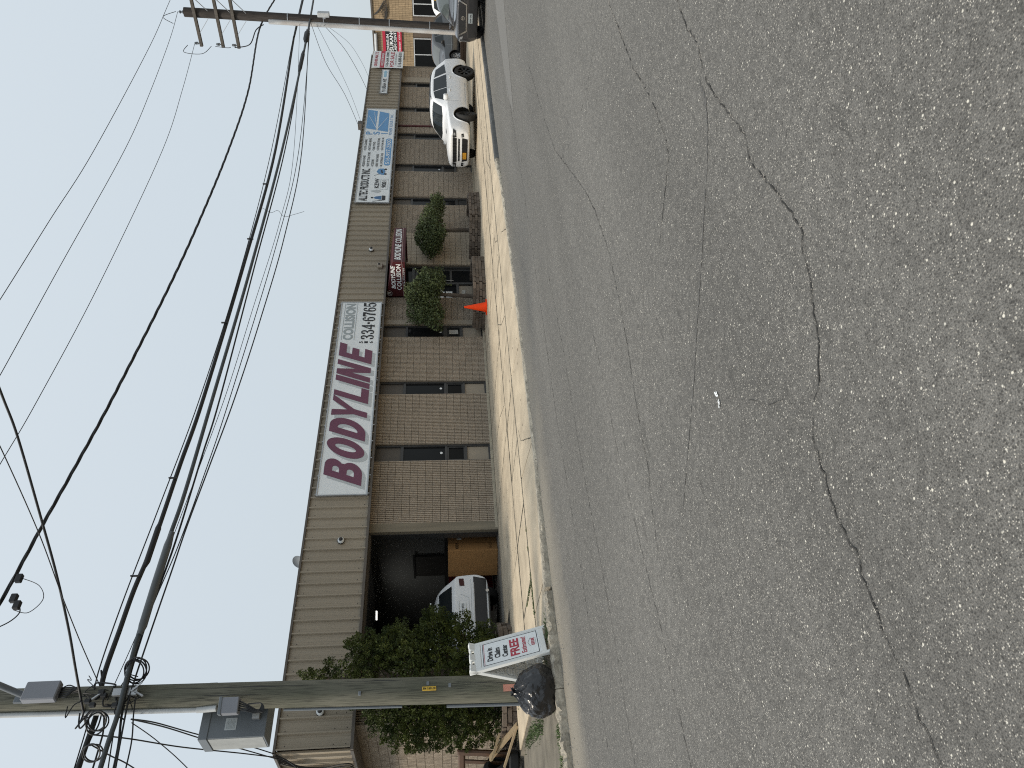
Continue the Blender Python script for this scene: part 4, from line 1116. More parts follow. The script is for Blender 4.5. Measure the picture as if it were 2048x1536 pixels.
jb = empty('junction_box', (4.56, -5.33, 4.26), R(-12)); tag(jb, 'small grey junction box on the front of the green wooden pole', 'junction box')
MB().bbox(-.11, .11, -.09, .06, 0, .24, .01).build('case', M_GREYLT, jb)
MB().bbox(-.12, .12, -.098, .0, .225, .27, .006).build('cap', M_GREYBOX, jb)
lw = MB()
for k in range(5): lw.tube(spline([(-.06+.03*k, -.03, 0), (-.08+.02*k, -.06, -.12), (-.1, -.02, -.25-.02*k), (.02, .0, -.30), (.03, .05, -.1)], 5), .010, 5)
lw.build('leads', M_CABLE, jb, 40)
# metal clamp and spread bolts where the cables meet the pole
hw = MB(); hw.box(-.05, .05, -.25, -.19, 5.72, 6.05); hw.bar((.0, -.25, 5.8), (.1, -.3, 5.66), .02, .02); hw.bar((.0, -.25, 5.76), (-.1, -.3, 5.6), .02, .02); hw.bar((0, -.24, 6.2), (-.1, -.26, 6.3), .02, .02)
ho = hw.build('cable_clamp', M_GALV, PL); ho.location = (.115, 0, .12)

PR, dR = pole('utility_pole', Vector((29.9, -5.2, -.1)), Vector((29.9, -5.493, 10.6)), .175, .165, M_POLED, 'dark brown wooden utility pole with three crossarms and white conduit')
def onR(z): return Vector((0, -.0274*(z+.1), z+.1))
M_RUSTW = mk('worn_white_pipe', (.58, .60, .61), .6, .2, 2, .2, 20, c2=(.40, .36, .33), stretch=(1, 1, .5))
MB().tube([onR(z)+Vector((-.165, .095, 0)) for z in (0, 3, 5.2, 7.6)], .092, 14).build('conduit', M_RUSTW, PR, 40)
st = MB()
for z in (1.6, 3.1, 4.2, 5.5, 6.8): st.lathe([(.185, .1), (.185, .13)], 20, Matrix.Translation(onR(z))); 
st.build('straps', M_GALV, PR)
for k, (z, s) in enumerate(((10.2, 1), (9.42, 1), (8.85, 1))):
    c = onR(z)
    a = MB().bbox(-.05, .05, -1.13, 1.13, -.055, .055, .008).build('crossarm', M_ARM, PR); a.location = c+Vector((-.19, 0, 0))
    br = MB()
    for sg in (-1, 1): br.bar((-.03, sg*.62, -.06), (.12, 0, -.55), .035, .012)
    bo = br.build('brace', M_GALV, a)
    for sg in (-1, 1):
        ins = MB().lathe([(.02, .05), (.02, .10), (.055, .11), (.05, .13), (.03, .14), (.055, .16), (.05, .18), (.03, .19), (.05, .21), (.02, .24)], 12).build('insulator', M_GREYBOX, a, 40); ins.location = (0, sg*1.02, 0)
jm = MB()
jm.tube(spline([onR(10.4)+Vector((-.2, 1.1, .3)), onR(10.7)+Vector((-.5, 1.25, .1)), onR(10.3)+Vector((-.7, 1.2, -.2)), onR(9.6)+Vector((-.2, 1.1, .25))], 6), .011, 6)
jm.tube(spline([onR(9.6)+Vector((-.2, 1.1, .1)), onR(9.0)+Vector((-.5, 1.0, .2)), onR(8.9)+Vector((-.2, 1.1, .25))], 6), .011, 6)
jm.tube(spline([onR(8.9)+Vector((-.2, 1.1, .1)), onR(8.4)+Vector((-.35, .9, .0)), onR(8.1)+Vector((-.25, .4, 0)), onR(7.8)+Vector((-.2, .2, 0))], 6), .02, 6)
jm.tube(spline([onR(10.9)+Vector((0, 0, .0)), onR(11.3)+Vector((-.3, .1, .0)), onR(10.9)+Vector((-.6, .2, 0))], 6), .011, 6)
jm.build('jumper_wires', M_CABLE, PR, 40)
MB().lathe([(.03, 10.95), (.06, 11.0), (.03, 11.05), (.06, 11.1), (.02, 11.15)], 12, Matrix.Translation((0, -.293, -.25))).build('insulator', M_GREYBOX, PR, 40)
bx2 = empty('junction_box', (29.5, -5.66, 5.35)); tag(bx2, 'small pale box strapped to the dark pole below its cables', 'junction box')
MB().bbox(-.1, .1, -.14, .02, 0, .42, .01).build('case', M_PVC, bx2)
MB().box(-.02, .02, .0, .1, .15, .25).build('bracket', M_GALV, bx2)

# ------------------------------------------------------------------ cables
WIRES = {
'p1':(0.008,[(34,-6.6,10.7),(28.35,-6.6,10.38),(24.23,-6.55,10.09),(18.06,-6.45,9.9),(15.05,-6.4,9.95),(12.34,-6.35,9.99),(9.33,-6.3,10.07)]),
'p2':(0.008,[(29.9,-5.5,10.83),(27.41,-5.5,10.52),(23.43,-5.45,10.19),(19.99,-5.4,10.01),(14.83,-5.3,10.05),(11.35,-5.25,10.05),(8.8,-5.2,10.1)]),
'p3':(0.008,[(29.65,-4.46,10.42),(26.03,-4.35,10.08),(22.04,-4.3,9.78),(15.59,-4.25,9.72),(11.66,-4.2,9.84),(9.95,-4.2,9.94),(7.72,-4.2,10.09)]),
'm1':(0.010,[(36,-5.0,6.95),(29.34,-5.0,6.7),(20.87,-5.0,6.26),(15.02,-5.0,6.14),(10.92,-5.0,6.2),(8.31,-5.0,6.34),(6.56,-5.0,6.45),(5.37,-5.0,6.49),(4.94,-4.95,6.47)]),
'k1':(0.038,[(36,-5.0,6.9),(29.8,-4.97,6.7),(28.58,-4.95,6.65),(20.96,-4.95,6.17),(15.58,-4.95,6.12),(10.96,-4.95,6.15),(9.24,-4.95,6.22),(7.52,-4.95,6.28),(6.67,-4.95,6.36),(5.99,-4.95,6.39),(5.29,-4.92,6.43),(4.85,-4.85,6.40),(4.5,-4.85,6.4),(3.6,-4.9,6.42)]),
'g1':(0.036,[(31.82,-5.4,6.21),(28.74,-5.44,6.05),(26.44,-5.4,5.98),(20.15,-5.4,5.8),(14.59,-5.4,5.76),(10.53,-5.4,5.79),(8.27,-5.4,5.81),(7.28,-5.4,5.86),(6.15,-5.4,5.89),(5.58,-5.4,5.9),(5.05,-5.4,5.89),(4.49,-5.4,5.87),(4.09,-5.4,5.89),(3.4,-5.4,5.9)]),
'k2':(0.017,[(28.9,-5.4,6.12),(27.4,-5.35,6.05),(20.33,-5.3,5.76),(14.91,-5.3,5.72),(10.62,-5.3,5.69),(9.18,-5.3,5.73),(7.32,-5.3,5.78),(6.07,-5.32,5.86),(5.09,-5.34,5.88),(4.52,-5.34,5.84),(4.05,-5.3,5.78),(3.4,-5.3,5.75)]),
't1':(0.006,[(29.78,-5.3,6.49),(20.34,-5.3,5.51),(16.8,-5.3,5.40),(13.27,-5.3,5.51),(10.83,-5.3,5.59),(8.95,-5.3,5.72),(7.28,-5.3,5.85),(6.03,-5.3,5.93),(4.74,-5.3,6.11)]),
't2':(0.013,[(29.4,-5.4,6.12),(28.19,-5.3,6.0),(20.35,-5.3,5.29),(16.14,-5.3,5.2),(12.94,-5.3,5.29),(10.62,-5.3,5.41),(8.94,-5.3,5.55),(7.66,-5.3,5.66),(6.81,-5.3,5.71),(5.7,-5.32,5.77),(4.94,-5.34,5.8),(4.52,-5.34,5.79),(3.4,-5.3,5.7)]),
't3':(0.009,[(29.4,-5.4,6.1),(28.35,-5.2,6.01),(20.53,-5.2,5.41),(15.86,-5.2,5.38),(10.72,-5.2,5.54),(8.68,-5.2,5.65),(7.29,-5.2,5.76),(6.34,-5.25,5.86),(5.68,-5.3,5.9),(4.57,-5.33,5.91),(3.4,-5.2,5.81)]),
'c1':(0.017,[(8.6,-11.8,7.42),(7.94,-9.8,7.34),(7.57,-8.6,7.28),(7.23,-8.1,7.14),(6.45,-7.2,6.88),(5.92,-6.7,6.69),(5.36,-6.2,6.52),(4.97,-5.8,6.44),(4.62,-5.1,6.45),(4.5,-4.95,6.42)]),
'c2':(0.007,[(7.0,-10.6,7.02),(6.75,-9.6,6.94),(6.52,-8.7,6.85),(6.01,-7.6,6.63),(5.5,-6.9,6.42),(5.13,-6.2,6.28),(4.95,-5.3,6.27)]),
'd1':(0.011,[(4.5,-5.2,5.75),(4.83,-4.2,5.76),(5.23,-2.6,5.58),(5.51,-1.3,5.15),(5.6,-0.45,4.70)]),
'd2':(0.011,[(4.5,-5.2,5.75),(4.87,-3.9,5.70),(5.21,-2.4,5.5),(5.35,-1.7,5.27),(5.58,-0.2,4.66)]),
'd3':(0.011,[(4.39,-5.0,6.3),(4.61,-4.2,6.08),(4.89,-3.0,5.68),(5.28,-1.5,5.11),(5.48,-0.7,4.8),(5.58,-0.3,4.62)]),
'd4':(0.011,[(4.27,-5.0,6.31),(4.28,-4.5,6.19),(4.25,-3.9,5.96),(4.1,-2,5.5)]),
'd5':(0.008,[(4.45,-5.2,5.73),(4.48,-4.4,5.60),(4.38,-3.4,5.35),(4.2,-1,5.0)]),
'e1':(0.009,[(29.5,-5.4,6.05),(29.65,-3.9,5.70),(30.59,-2.2,5.21),(30.74,-0.42,4.68)]),
'e2':(0.006,[(29.5,-5.35,5.85),(30.61,-3.7,5.52),(31.26,-2.0,5.08),(31.42,-0.42,4.70)]),
'e3':(0.009,[(29.6,-5.3,5.6),(33.3,-3.0,5.40),(34.6,-1.5,5.05),(34.9,-0.42,4.70)]),
'e4':(0.006,[(29.65,-5.3,5.55),(34.6,-2.7,5.32),(36.0,-1.3,4.98),(36.3,-0.42,4.72)]),
'low2':(0.013,[(5.35,-4.95,6.48),(4.95,-4.87,6.36),(4.54,-4.85,6.24),(4.2,-4.95,6.18),(3.4,-4.95,6.19)]),
'low3':(0.009,[(4.94,-4.95,6.47),(4.71,-4.87,6.48),(4.36,-4.88,6.46),(3.4,-4.9,6.45)]),
'low4':(0.011,[(4.9,-4.86,6.34),(4.6,-4.83,6.33),(4.3,-4.85,6.38),(3.4,-4.85,6.39)]),
'low5':(0.010,[(4.75,-5.33,5.72),(4.5,-5.34,5.68),(4.1,-5.3,5.62),(3.4,-5.3,5.6)]),
}
WL = {
'p1': ('thin bare power wire nearest the upper frame edge, passing right of the dark pole', 'wire', M_CABLE), 'p2': ('thin bare power wire from the very top of the dark pole', 'wire', M_CABLE), 'p3': ('thin bare power wire from the left tip of the topmost crossarm', 'wire', M_CABLE),
'm1': ('thin steel strand just above the thick black cable between the poles', 'wire', M_CABLE), 'k1': ('thick black telephone cable, upper of the two thick cables between the poles', 'cable', M_CABLE), 'g1': ('thick grey cable with long splice sleeve, lower of the two thick cables', 'cable', M_CABLEG),
'k2': ('medium black cable hugging the underside of the thick grey cable', 'cable', M_CABLE), 't1': ('hair-thin slack wire crossing from high on the dark pole', 'wire', M_CABLE), 't2': ('black cable sagging lowest between the two poles', 'cable', M_CABLE), 't3': ('thin wire sagging just above the lowest cable', 'wire', M_CABLE),
'c1': ('black service cable crossing the road overhead to the green pole, the thicker of two', 'cable', M_CABLE), 'c2': ('thin service wire crossing the road overhead to the green pole', 'wire', M_CABLE),
'd1': ('upper service cable from the green pole to the roof corner', 'cable', M_CABLE), 'd2': ('lower service cable from the green pole clamp to the roof corner', 'cable', M_CABLE), 'd3': ('long service cable starting higher on the green pole, ending at the roof corner', 'cable', M_CABLE),
'd4': ('short cable leaving the frame just left of the green pole, the higher one', 'cable', M_CABLE), 'd5': ('thin cable running down and left from the green pole clamp out of frame', 'cable', M_CABLE),
'e1': ('leftmost of four thin drops from the dark pole to the roof', 'wire', M_CABLE), 'e2': ('second from left of four thin drops from the dark pole to the roof', 'wire', M_CABLE), 'e3': ('third from left of four thin drops from the dark pole to the roof', 'wire', M_CABLE), 'e4': ('rightmost of four thin drops from the dark pole to the roof', 'wire', M_CABLE),
'low2': ('loose black cable dipping below the thick cable left of the green pole', 'cable', M_CABLE), 'low3': ('topmost thin wire leaving the frame left of the green pole', 'wire', M_CABLE), 'low4': ('thin black cable tight under the thick black one left of the green pole', 'cable', M_CABLE), 'low5': ('lowest black cable leaving the frame left of the green pole', 'cable', M_CABLE)}
wired = {}
for k, (r_, pts) in WIRES.items():
    P = spline(pts, 8); mb = MB(); o_ = P[0].copy()
    mb.tube([p-o_ for p in P], r_, 8 if r_ > .012 else 6)
    lb, ct, mt = WL[k]
    w = mb.build('overhead_'+ct, mt, None, 50); w.location = o_; tag(w, lb, ct, 'overhead lines'); wired[k] = w
# twisted service bundle: three strands wound round each other
TW = spline([(32.71,-5.2,7.75),(29.22,-5.25,7.86),(24.31,-5.2,7.45),(20.46,-5.2,7.36),(16.69,-5.2,7.42),(13.92,-5.2,7.54),(10.68,-5.2,7.77),(9.02,-5.2,7.93),(7.81,-5.2,8.06),(6.82,-5.2,8.15),(6.39,-5.2,8.2),(5.2,-5.2,8.38)], 26)
tw = empty('twisted_cable', TW[1]); tag(tw, 'thick twisted power cable sagging from below the crossarms of the dark pole', 'cable', 'overhead lines')
for s in range(3):
    pts = []; L_ = 0
    for i, p in enumerate(TW):
        if i: L_ += (p-TW[i-1]).length
        t = L_*2*math.pi/1.35+s*2.094; pts.append(p-TW[1]+Vector((0, math.cos(t)*.015, math.sin(t)*.015)))
    MB().tube(pts, .0165, 6).build('strand', M_CABLE, tw, 60)
for (x, z, s) in ((6.80, 8.07, .05), (6.45, 8.02, .045), (6.33, 7.93, .045)):
    MB().bbox(x-.07-TW[1].x, x+.07-TW[1].x, -.04, .04, z-.05-TW[1].z, z+.05-TW[1].z, .012).build('connector', M_CABLE, tw)
lo = MB(); q = TW[1]
lo.tube(spline([Vector((6.80, -5.2, 8.02))-q, Vector((6.66, -5.2, 7.72))-q, Vector((6.42, -5.2, 7.58))-q, Vector((6.2, -5.2, 7.72))-q, Vector((6.25, -5.2, 7.95))-q], 8), .006, 6)
lo.tube(spline([Vector((6.33, -5.2, 7.9))-q, Vector((6.2, -5.2, 7.85))-q, Vector((6.05, -5.2, 7.95))-q, Vector((5.9, -5.2, 8.2))-q], 8), .009, 6)
lo.build('loose_tail', M_CABLE, tw, 60)
# splice sleeves on the thick cables
def sleeve(parent, pts, r_, name, mat):
    P = [Vector(p)-parent.location for p in pts]; rr = [r_*.6]+[r_]*(len(P)-2)+[r_*.6]
    MB().tube(P, rr, 12).build(name, mat, parent, 40)
sleeve(wired['g1'], [(7.45, -5.41, 5.83), (7.2, -5.41, 5.84), (6.5, -5.41, 5.86), (5.8, -5.41, 5.87), (5.66, -5.41, 5.88)], .062, 'splice_sleeve', mk('sleeve_grey', (.10, .11, .115), .5))
sleeve(wired['k1'], [(7.95, -4.95, 6.27), (7.85, -4.95, 6.27), (7.2, -4.95, 6.29), (7.1, -4.95, 6.30)], .05, 'splice_sleeve', M_CABLE)
sleeve(wired['g1'], [(28.6, -5.44, 6.05), (28.4, -5.44, 6.05), (27.9, -5.44, 6.03), (27.7, -5.43, 6.02)], .10, 'splice_case', M_CABLE)
sleeve(wired['g1'], [(26.9, -5.42, 6.0), (26.6, -5.42, 5.99), (25.6, -5.41, 5.96), (25.3, -5.41, 5.95)], .065, 'splice_sleeve', M_CABLE)
dl = MB(); q = wired['k1'].location
dl.tube(spline([Vector(p)-q for p in [(17.9,-4.97,6.12),(17.75,-5.0,5.98),(17.59,-5.0,5.79),(17.69,-5.0,5.63),(17.41,-5.0,5.43),(17.51,-5.0,5.2),(17.66,-5.0,4.95)]], 6), .005, 5); dl.build('loose_tail', M_CABLE, wired['k1'], 50)
ck_ = MB()
for (x, z) in ((13.2, 6.12), (16.4, 6.1), (19.0, 6.12), (8.9, 6.23), (6.9, 6.36)): ck_.box(x-.008-q.x, x+.008-q.x, -.02, .02, z-.05-q.z, z+.10-q.z)
tag(ck_.build('hangers', M_CABLE, wired['k1']), kind='stuff')
# coils of spare cable at the green pole
def coil(loc, r_, n, label, rot):
    t = empty('cable_coil', loc); tag(t, label, 'cable', 'overhead lines'); t.rotation_euler = rot
    mb = MB(); pts = []
    for i in range(n*26+1):
        a = i*2*math.pi/26; rr = r_*(1+.07*math.sin(i*.31)+.05*math.sin(i*.11)); pts.append((math.cos(a)*rr+.02*math.sin(i*.05), .03*math.sin(i*.17), math.sin(a)*rr*.9+.02*math.cos(i*.07)))
    mb.tube(pts, .011, 6); mb.build('loop', M_CABLE, t, 60)
coil((5.13, -5.36, 5.80), .16, 4, 'large coil of spare black cable hanging right of the green pole', (0, 0, R(-40)))
coil((4.44, -5.30, 6.17), .14, 3, 'coil of black cable on the left flank of the green pole', (0, R(20), R(-40)))
coil((4.03, -5.25, 6.12), .12, 2, 'small coil of black cable left of the green pole, away from it', (0, 0, R(-40)))
tg = empty('cable_tangle', (4.75, -5.3, 6.0)); tag(tg, 'messy tangle of black wires wrapped at the green pole', 'cable')
rn = random.Random(4); mb = MB()
for i in range(16):
    a = Vector((rn.uniform(-.22, .22), rn.uniform(-.06, .02), rn.uniform(-.28, .42))); pts = [a]
    for k in range(4): pts.append((pts[-1]+Vector((rn.gauss(-.02, .10), rn.gauss(0, .03), rn.gauss(0, .10))))*.96)
    mb.tube(spline(pts, 5), rn.choice((.006, .008, .012)), 5)
mb.build('wires', M_CABLE, tg, 60)
cl = MB()
for i in range(6): a = Vector((rn.uniform(-.25, .1), rn.uniform(-.08, .0), rn.uniform(-.2, .4))); cl.bbox(a.x-.03, a.x+.03, a.y-.03, a.y+.03, a.z-.04, a.z+.04, .008)
tag(cl.build('clamps', M_CABLE, tg), kind='stuff')
rc = empty('roof_corner_cables', (5.6, -.42, 4.62)); tag(rc, 'bundle of black cables running down the fascia at the roof corner', 'cable')
mb = MB()
for i in range(6): mb.tube(spline([(0, .1*i, .08), (-.03, .18+.1*i, -.08-.03*i), (-.05, .55+.04*i, -.3), (-.04, .75+.06*i, -.75), (-.05, .55+.15*i, -1.25), (-.02, .8+.1*i, -1.36)], 6), .012, 6)
mb.build('wires', M_CABLE, rc, 60)
ss = empty('side_sign', (5.6, .75, 3.32)); tag(ss, 'white sign on the side fascia, cut by the picture edge', 'sign')
MB().box(-.03, .0, 0, 2.2, 0, .55).build('board', M_WHITE, ss)
text('P L A', 'lettering', M_BLACK, ss, (-.034, .9, .15), .7, .2, (0, -1, 0), (0, 0, 1), bold=.02)

# ------------------------------------------------------------------ A-frame sign
AF = empty('a_frame_sign', (4.85, -5.885, -.088), math.atan2(.49, .87)); tag(AF, 'white plastic A-frame pavement sign reading Drive in Claim Center FREE Estimates', 'sign')
th = math.atan2(.30, 1.12); uv = Vector((0, math.sin(th), math.cos(th)))
def tilt(front):
    s = 1 if front else -1
    return Matrix(((1, 0, 0, 0), (0, math.cos(th)*s if front else -math.cos(th), s*math.sin(th), -s*.30), (0, -math.sin(th)*1, math.cos(th), 0), (0, 0, 0, 1)))
def apanel(front, name):
    # panel in its own plane: x across, y = thickness (outwards negative), z up the slope
    s = 1 if front else -1
    def T(p): return (p[0], -s*.30+s*(math.sin(th)*p[2])+s*math.cos(th)*p[1], math.cos(th)*p[2]-math.sin(th)*p[1])
    mb = MB(); W2 = .32
    def pbox(x0, x1, y0, y1, z0, z1):
        t = MB().bbox(x0, x1, y0, y1, z0, z1, .006); mb.add([T(p) for p in t.v], t.f)
    pbox(-W2, -W2+.055, 0, .05, 0, 1.16); pbox(W2-.055, W2, 0, .05, 0, 1.16)
    pbox(-W2+.05, W2-.05, .002, .048, .04, .12); pbox(-W2+.05, W2-.05, .002, .048, .98, 1.06)
    for a, b in ((-.27, -.17), (-.07, .07), (.17, .27)): pbox(a, b, .004, .046, 1.05, 1.155)
    pbox(-.17, -.07, .004, .046, 1.05, 1.08); pbox(.07, .17, .004, .046, 1.05, 1.08)
    o = mb.build(name, mk('white_plastic', (.74, .75, .73), .45, .04, 3), AF)
    sk = MB(); t = MB().box(-W2+.05, W2-.05, .014, .034, .11, .99); sk.add([T(p) for p in t.v], t.f); sk.build('panel_skin', MATS['white_plastic'], o)
    rb = MB()
    for i in range(5):
        for j in range(3):
            t = MB().bbox(-.24+j*.165, -.10+j*.165, .032, .046, .16+i*.165, .28+i*.165, .006); rb.add([T(p) for p in t.v], t.f)
    rb.build('inner_rib', MATS['white_plastic'], o)
    return o, T
fp, T = apanel(True, 'front_panel'); apanel(False, 'rear_panel')
def onF(x, z, lift=.0): return Vector((x, -.30+math.sin(th)*z-math.cos(th)*(lift-.013), math.cos(th)*z+math.sin(th)*(lift-.013)))
MB().add([onF(-.265, .125, .003), onF(.265, .125, .003), onF(.265, .975, .003), onF(-.265, .975, .003)], [(0, 1, 2, 3)]).build('poster', M_WHITE, AF, fixn=False)
bd = MB()
for a, b, c, d in ((-.25, .25, .14, .150), (-.25, .25, .945, .955), (-.25, -.240, .150, .945), (.240, .25, .150, .945)): bd.add([onF(a, c, .005), onF(b, c, .005), onF(b, d, .005), onF(a, d, .005)], [(0, 1, 2, 3)])
bd.build('poster_border', M_BLACK, AF, fixn=False)
bd = MB(); bd.add([onF(-.25, .93, .006), onF(.25, .93, .006), onF(.25, .936, .006), onF(-.25, .936, .006)], [(0, 1, 2, 3)]); bd.build('poster_border', M_RED, AF, fixn=False)
for s, z, h, w, m in (('Drive in', .81, .085, .30, M_BLACK), ('Claim', .70, .085, .23, M_BLACK), ('Center', .59, .085, .27, M_BLACK), ('FREE', .42, .135, .38, M_RED), ('Estimates!', .315, .075, .36, M_RED), ('BODYLINE', .19, .05, .17, M_RED)):
    text(s, 'lettering', m, AF, onF(-w/2+(.02 if z < .3 else -.02 if z > .5 else 0), z, .006), w, h, (1, 0, 0), uv, bold=.035 if s != 'Estimates!' else .02, shear=.2 if z < .2 else 0)
cs = MB(); P = spline([onF(-.08, .25, .006), onF(-.03, .275, .006), onF(.02, .285, .006), onF(.07, .265, .006), onF(.11, .245, .006)], 6); cs.tube(P, .0018, 4); cs.build('car_outline', M_BLACK, AF)
cs = MB(); t = onF(0, .172, .006); cs.add([onF(-.06, .172, .006), onF(.10, .172, .006), onF(.10, .178, .006), onF(-.06, .178, .006)], [(0, 1, 2, 3)]); cs.build('poster_line', M_LTGREY, AF, fixn=False)
hg = MB(); hg.tube([(-.3, 0, 1.085), (.3, 0, 1.085)], .014, 8); hg.build('hinge', MATS['white_plastic'], AF, 40)

# ------------------------------------------------------------------ rubbish bag
from mathutils import noise
bg = empty('rubbish_bag', (4.25, -6.13, -.085), R(30)); tag(bg, 'shiny black tied rubbish bag slumped on the kerb beside the A-frame sign', 'bag')
bm = bmesh.new(); bmesh.ops.create_icosphere(bm, subdivisions=5, radius=1)
for v in bm.verts:
    d = v.co.normalized(); a = math.atan2(d.y, d.x)
    r_ = 1+.12*noise.noise(d*1.7+Vector((3, 1, 0)))
    # folds gathering towards the neck, wrinkles elsewhere
    up = max(0, d.z)
    r_ += .06*up*math.sin(a*13+2*noise.noise(d*3))+.05*(1-2*abs(noise.noise(Vector((a*2.5, d.z*1.4, 1)))))+.04*(1-2*abs(noise.noise(d*5)))+.02*noise.noise(d*14)
    z = d.z*r_
    x, y = d.x*r_*.355, d.y*r_*.29
    if d.z > .80: k = (d.z-.80)/.2; x *= 1-.55*k; y *= 1-.55*k; z += .22*k*k
    z = max(z, -.72+.03*noise.noise(d*4))
    v.co = Vector((x*(1+.10*max(0, -d.z)), y*(1+.10*max(0, -d.z)), (z+.72)*.275))
mb = MB(); mb.addbm(bm); bm.free(); mb.build('sack', M_BAG, bg, 80)
tp = MB()
for i in range(9):
    a = i*.7; tp.tube(spline([(0, 0, .46), (.02*math.cos(a), .02*math.sin(a), .53), (.06*math.cos(a), .06*math.sin(a), .56+.02*math.sin(a*3))], 4), [.02, .015, .012, .01, .012, .014, .012, .008, .004], 6)
tp.build('knot', M_BAG, bg, 60)

# ------------------------------------------------------------------ discarded things by the side wall
def plank(p, q, w, h, label):
    mb = MB().bar(Vector((0, 0, 0)), Vector(q)-Vector(p), w, h); o = mb.build('wooden_plank', M_PLANK, None); o.location = p; tag(o, label, 'plank', 'planks by the side wall')
plank((5.62, -1.25, .05), (5.35, -.55, .42), .10, .04, 'pale plank leaning nearest the stone edging')
plank((5.55, -1.45, .0), (5.20, -.75, .52), .13, .04, 'broad pale plank crossing the tyres, leaning up to the left')
plank((5.50, -1.55, .02), (4.9, -1.15, .28), .09, .035, 'longest pale plank lying lowest in front of the tyres')
plank((5.10, -.95, .50), (5.52, -1.1, .34), .09, .04, 'short pale plank end standing in the wood heap')
for k, (x, y, z, tl, lb) in enumerate(((5.12, -.62, .34, 62, 'black tyre leaning in the heap behind the planks'), (4.92, -1.0, .12, 6, 'black tyre lying flat in front of the heap'))):
    t = empty('old_tyre', (x, y, z)); tag(t, lb, 'tyre', 'old tyres by the side wall'); t.rotation_euler = (R(tl), 0, R(40))
    MB().lathe([(.20, -.09), (.28, -.10), (.325, -.07), (.33, 0), (.325, .07), (.28, .10), (.20, .09), (.19, 0), (.20, -.09)], 28).build('tread', M_RUBBER, t, 40)
fb = empty('wooden_bed_frame', (5.0, -.25, 0), R(-50)); tag(fb, 'brown wooden slatted frame leaning on the side wall at the picture edge', 'furniture')
MB().bbox(-.75, .55, -.05, .03, .05, .22, .02).build('rail', M_BROWNWOOD, fb); MB().bbox(-.75, .55, -.05, .03, 1.0, 1.14, .03).build('rail', M_BROWNWOOD, fb)
MB().bbox(.47, .60, -.06, .04, 0, 1.16, .03).build('post', M_BROWNWOOD, fb); MB().bbox(-.80, -.68, -.06, .04, 0, 1.16, .03).build('post', M_BROWNWOOD, fb)
for k in range(5): MB().bbox(-.60+k*.22, -.52+k*.22, -.03, .01, .2, 1.02, .008).build('slat', M_BROWNWOOD, fb)
fb.rotation_euler = (R(-8), 0, R(-60))

# ------------------------------------------------------------------ garage contents
bxx = empty('cardboard_box', (11.0, .72, 0), R(28)); tag(bxx, 'large brown cardboard box lettered VOLVO inside the garage opening', 'box')
MB().bbox(-.40, .36, -.05, .70, 0, 1.27, .006).build('carton', M_CARD, bxx)
text('VOLVO', 'lettering', M_BLACK, bxx, (-.33, -.056, 1.0), .30, .08, bold=.03)
text('FRAGILE', 'lettering', mk('print_brown', (.10, .05, .02), .8), bxx, (-.30, -.056, .14), .26, .07)
MB().box(.16, .28, -.056, -.052, .92, 1.04).build('label', M_WHITE, bxx)
MB().box(-.05, -.02, -.054, -.0515, .0, 1.26).build('tape', mk('tape', (.28, .15, .06), .4), bxx)
rcb = empty('tool_cabinet', (11.15, 2.3, 0)); tag(rcb, 'dark red tool cabinet inside the garage behind the cardboard box', 'cabinet')
MB().bbox(-.9, .9, 0, .6, .05, 1.25, .01).build('case', M_REDCAB, rcb)
for k in range(4): MB().bbox(-.86, .86, -.015, 0, .12+k*.27, .36+k*.27, .006).build('drawer', M_REDCAB, rcb); MB().box(-.3, .3, -.03, -.016, .33+k*.27, .345+k*.27).build('handle', M_CHROME, rcb)
tb = empty('tube_light', (11.3, 4.9, 3.40), R(-35)); tag(tb, 'lit white fluorescent tube under the garage ceiling', 'light')
MB().tube([(-.13, 0, 0), (.13, 0, 0)], .018, 10).build('tube', M_TUBE, tb, 40)
tl = bpy.data.lights.new('tube_glow', 'AREA'); tl.shape = 'RECTANGLE'; tl.size = .9; tl.size_y = .1; tl.energy = 3.5; tl.color = (1, .97, .9)
tlo = bpy.data.objects.new('tube_glow', tl); col.objects.link(tlo); tlo.parent = tb; tlo.location = (0, 0, -.04)
MB().box(-.16, .16, -.05, .05, .03, .09).build('fixture', M_GALV, tb)
# ------------------------------------------------------------------ vehicles
SUV = [  # x, floor z, sill half width, widest z, half width, belt z, belt half width, shoulder/roof z, its half width, crown z
 (2.40, .32, .68, .62, .74, .86, .70, .94, .62, .965), (2.385, .29, .74, .62, .80, .88, .76, .965, .67, .985), (2.30, .26, .81, .62, .89, .92, .85, 1.00, .74, 1.03), (2.10, .25, .86, .62, .945, .965, .895, 1.035, .78, 1.075), (1.70, .24, .87, .63, .965, 1.00, .915, 1.07, .80, 1.12), (1.20, .24, .87, .64, .97, 1.03, .925, 1.09, .82, 1.15),
 (.93, .24, .87, .64, .97, 1.05, .925, 1.12, .82, 1.18), (.72, .24, .87, .64, .97, 1.06, .925, 1.25, .79, 1.30), (.10, .24, .87, .64, .97, 1.08, .925, 1.63, .68, 1.70), (-.25, .24, .87, .64, .97, 1.09, .925, 1.69, .675, 1.765), (-1.1, .24, .87, .64, .97, 1.10, .925, 1.70, .675, 1.77), (-1.8, .25, .87, .65, .97, 1.12, .915, 1.655, .66, 1.72), (-2.10, .27, .87, .66, .965, 1.13, .91, 1.54, .68, 1.59), (-2.28, .29, .86, .66, .955, 1.13, .905, 1.26, .80, 1.29), (-2.375, .31, .85, .66, .945, 1.10, .90, 1.16, .82, 1.18), (-2.395, .32, .83, .66, .93, 1.08, .885, 1.14, .80, 1.16), (-2.40, .34, .80, .66, .90, 1.05, .86, 1.11, .77, 1.13)]
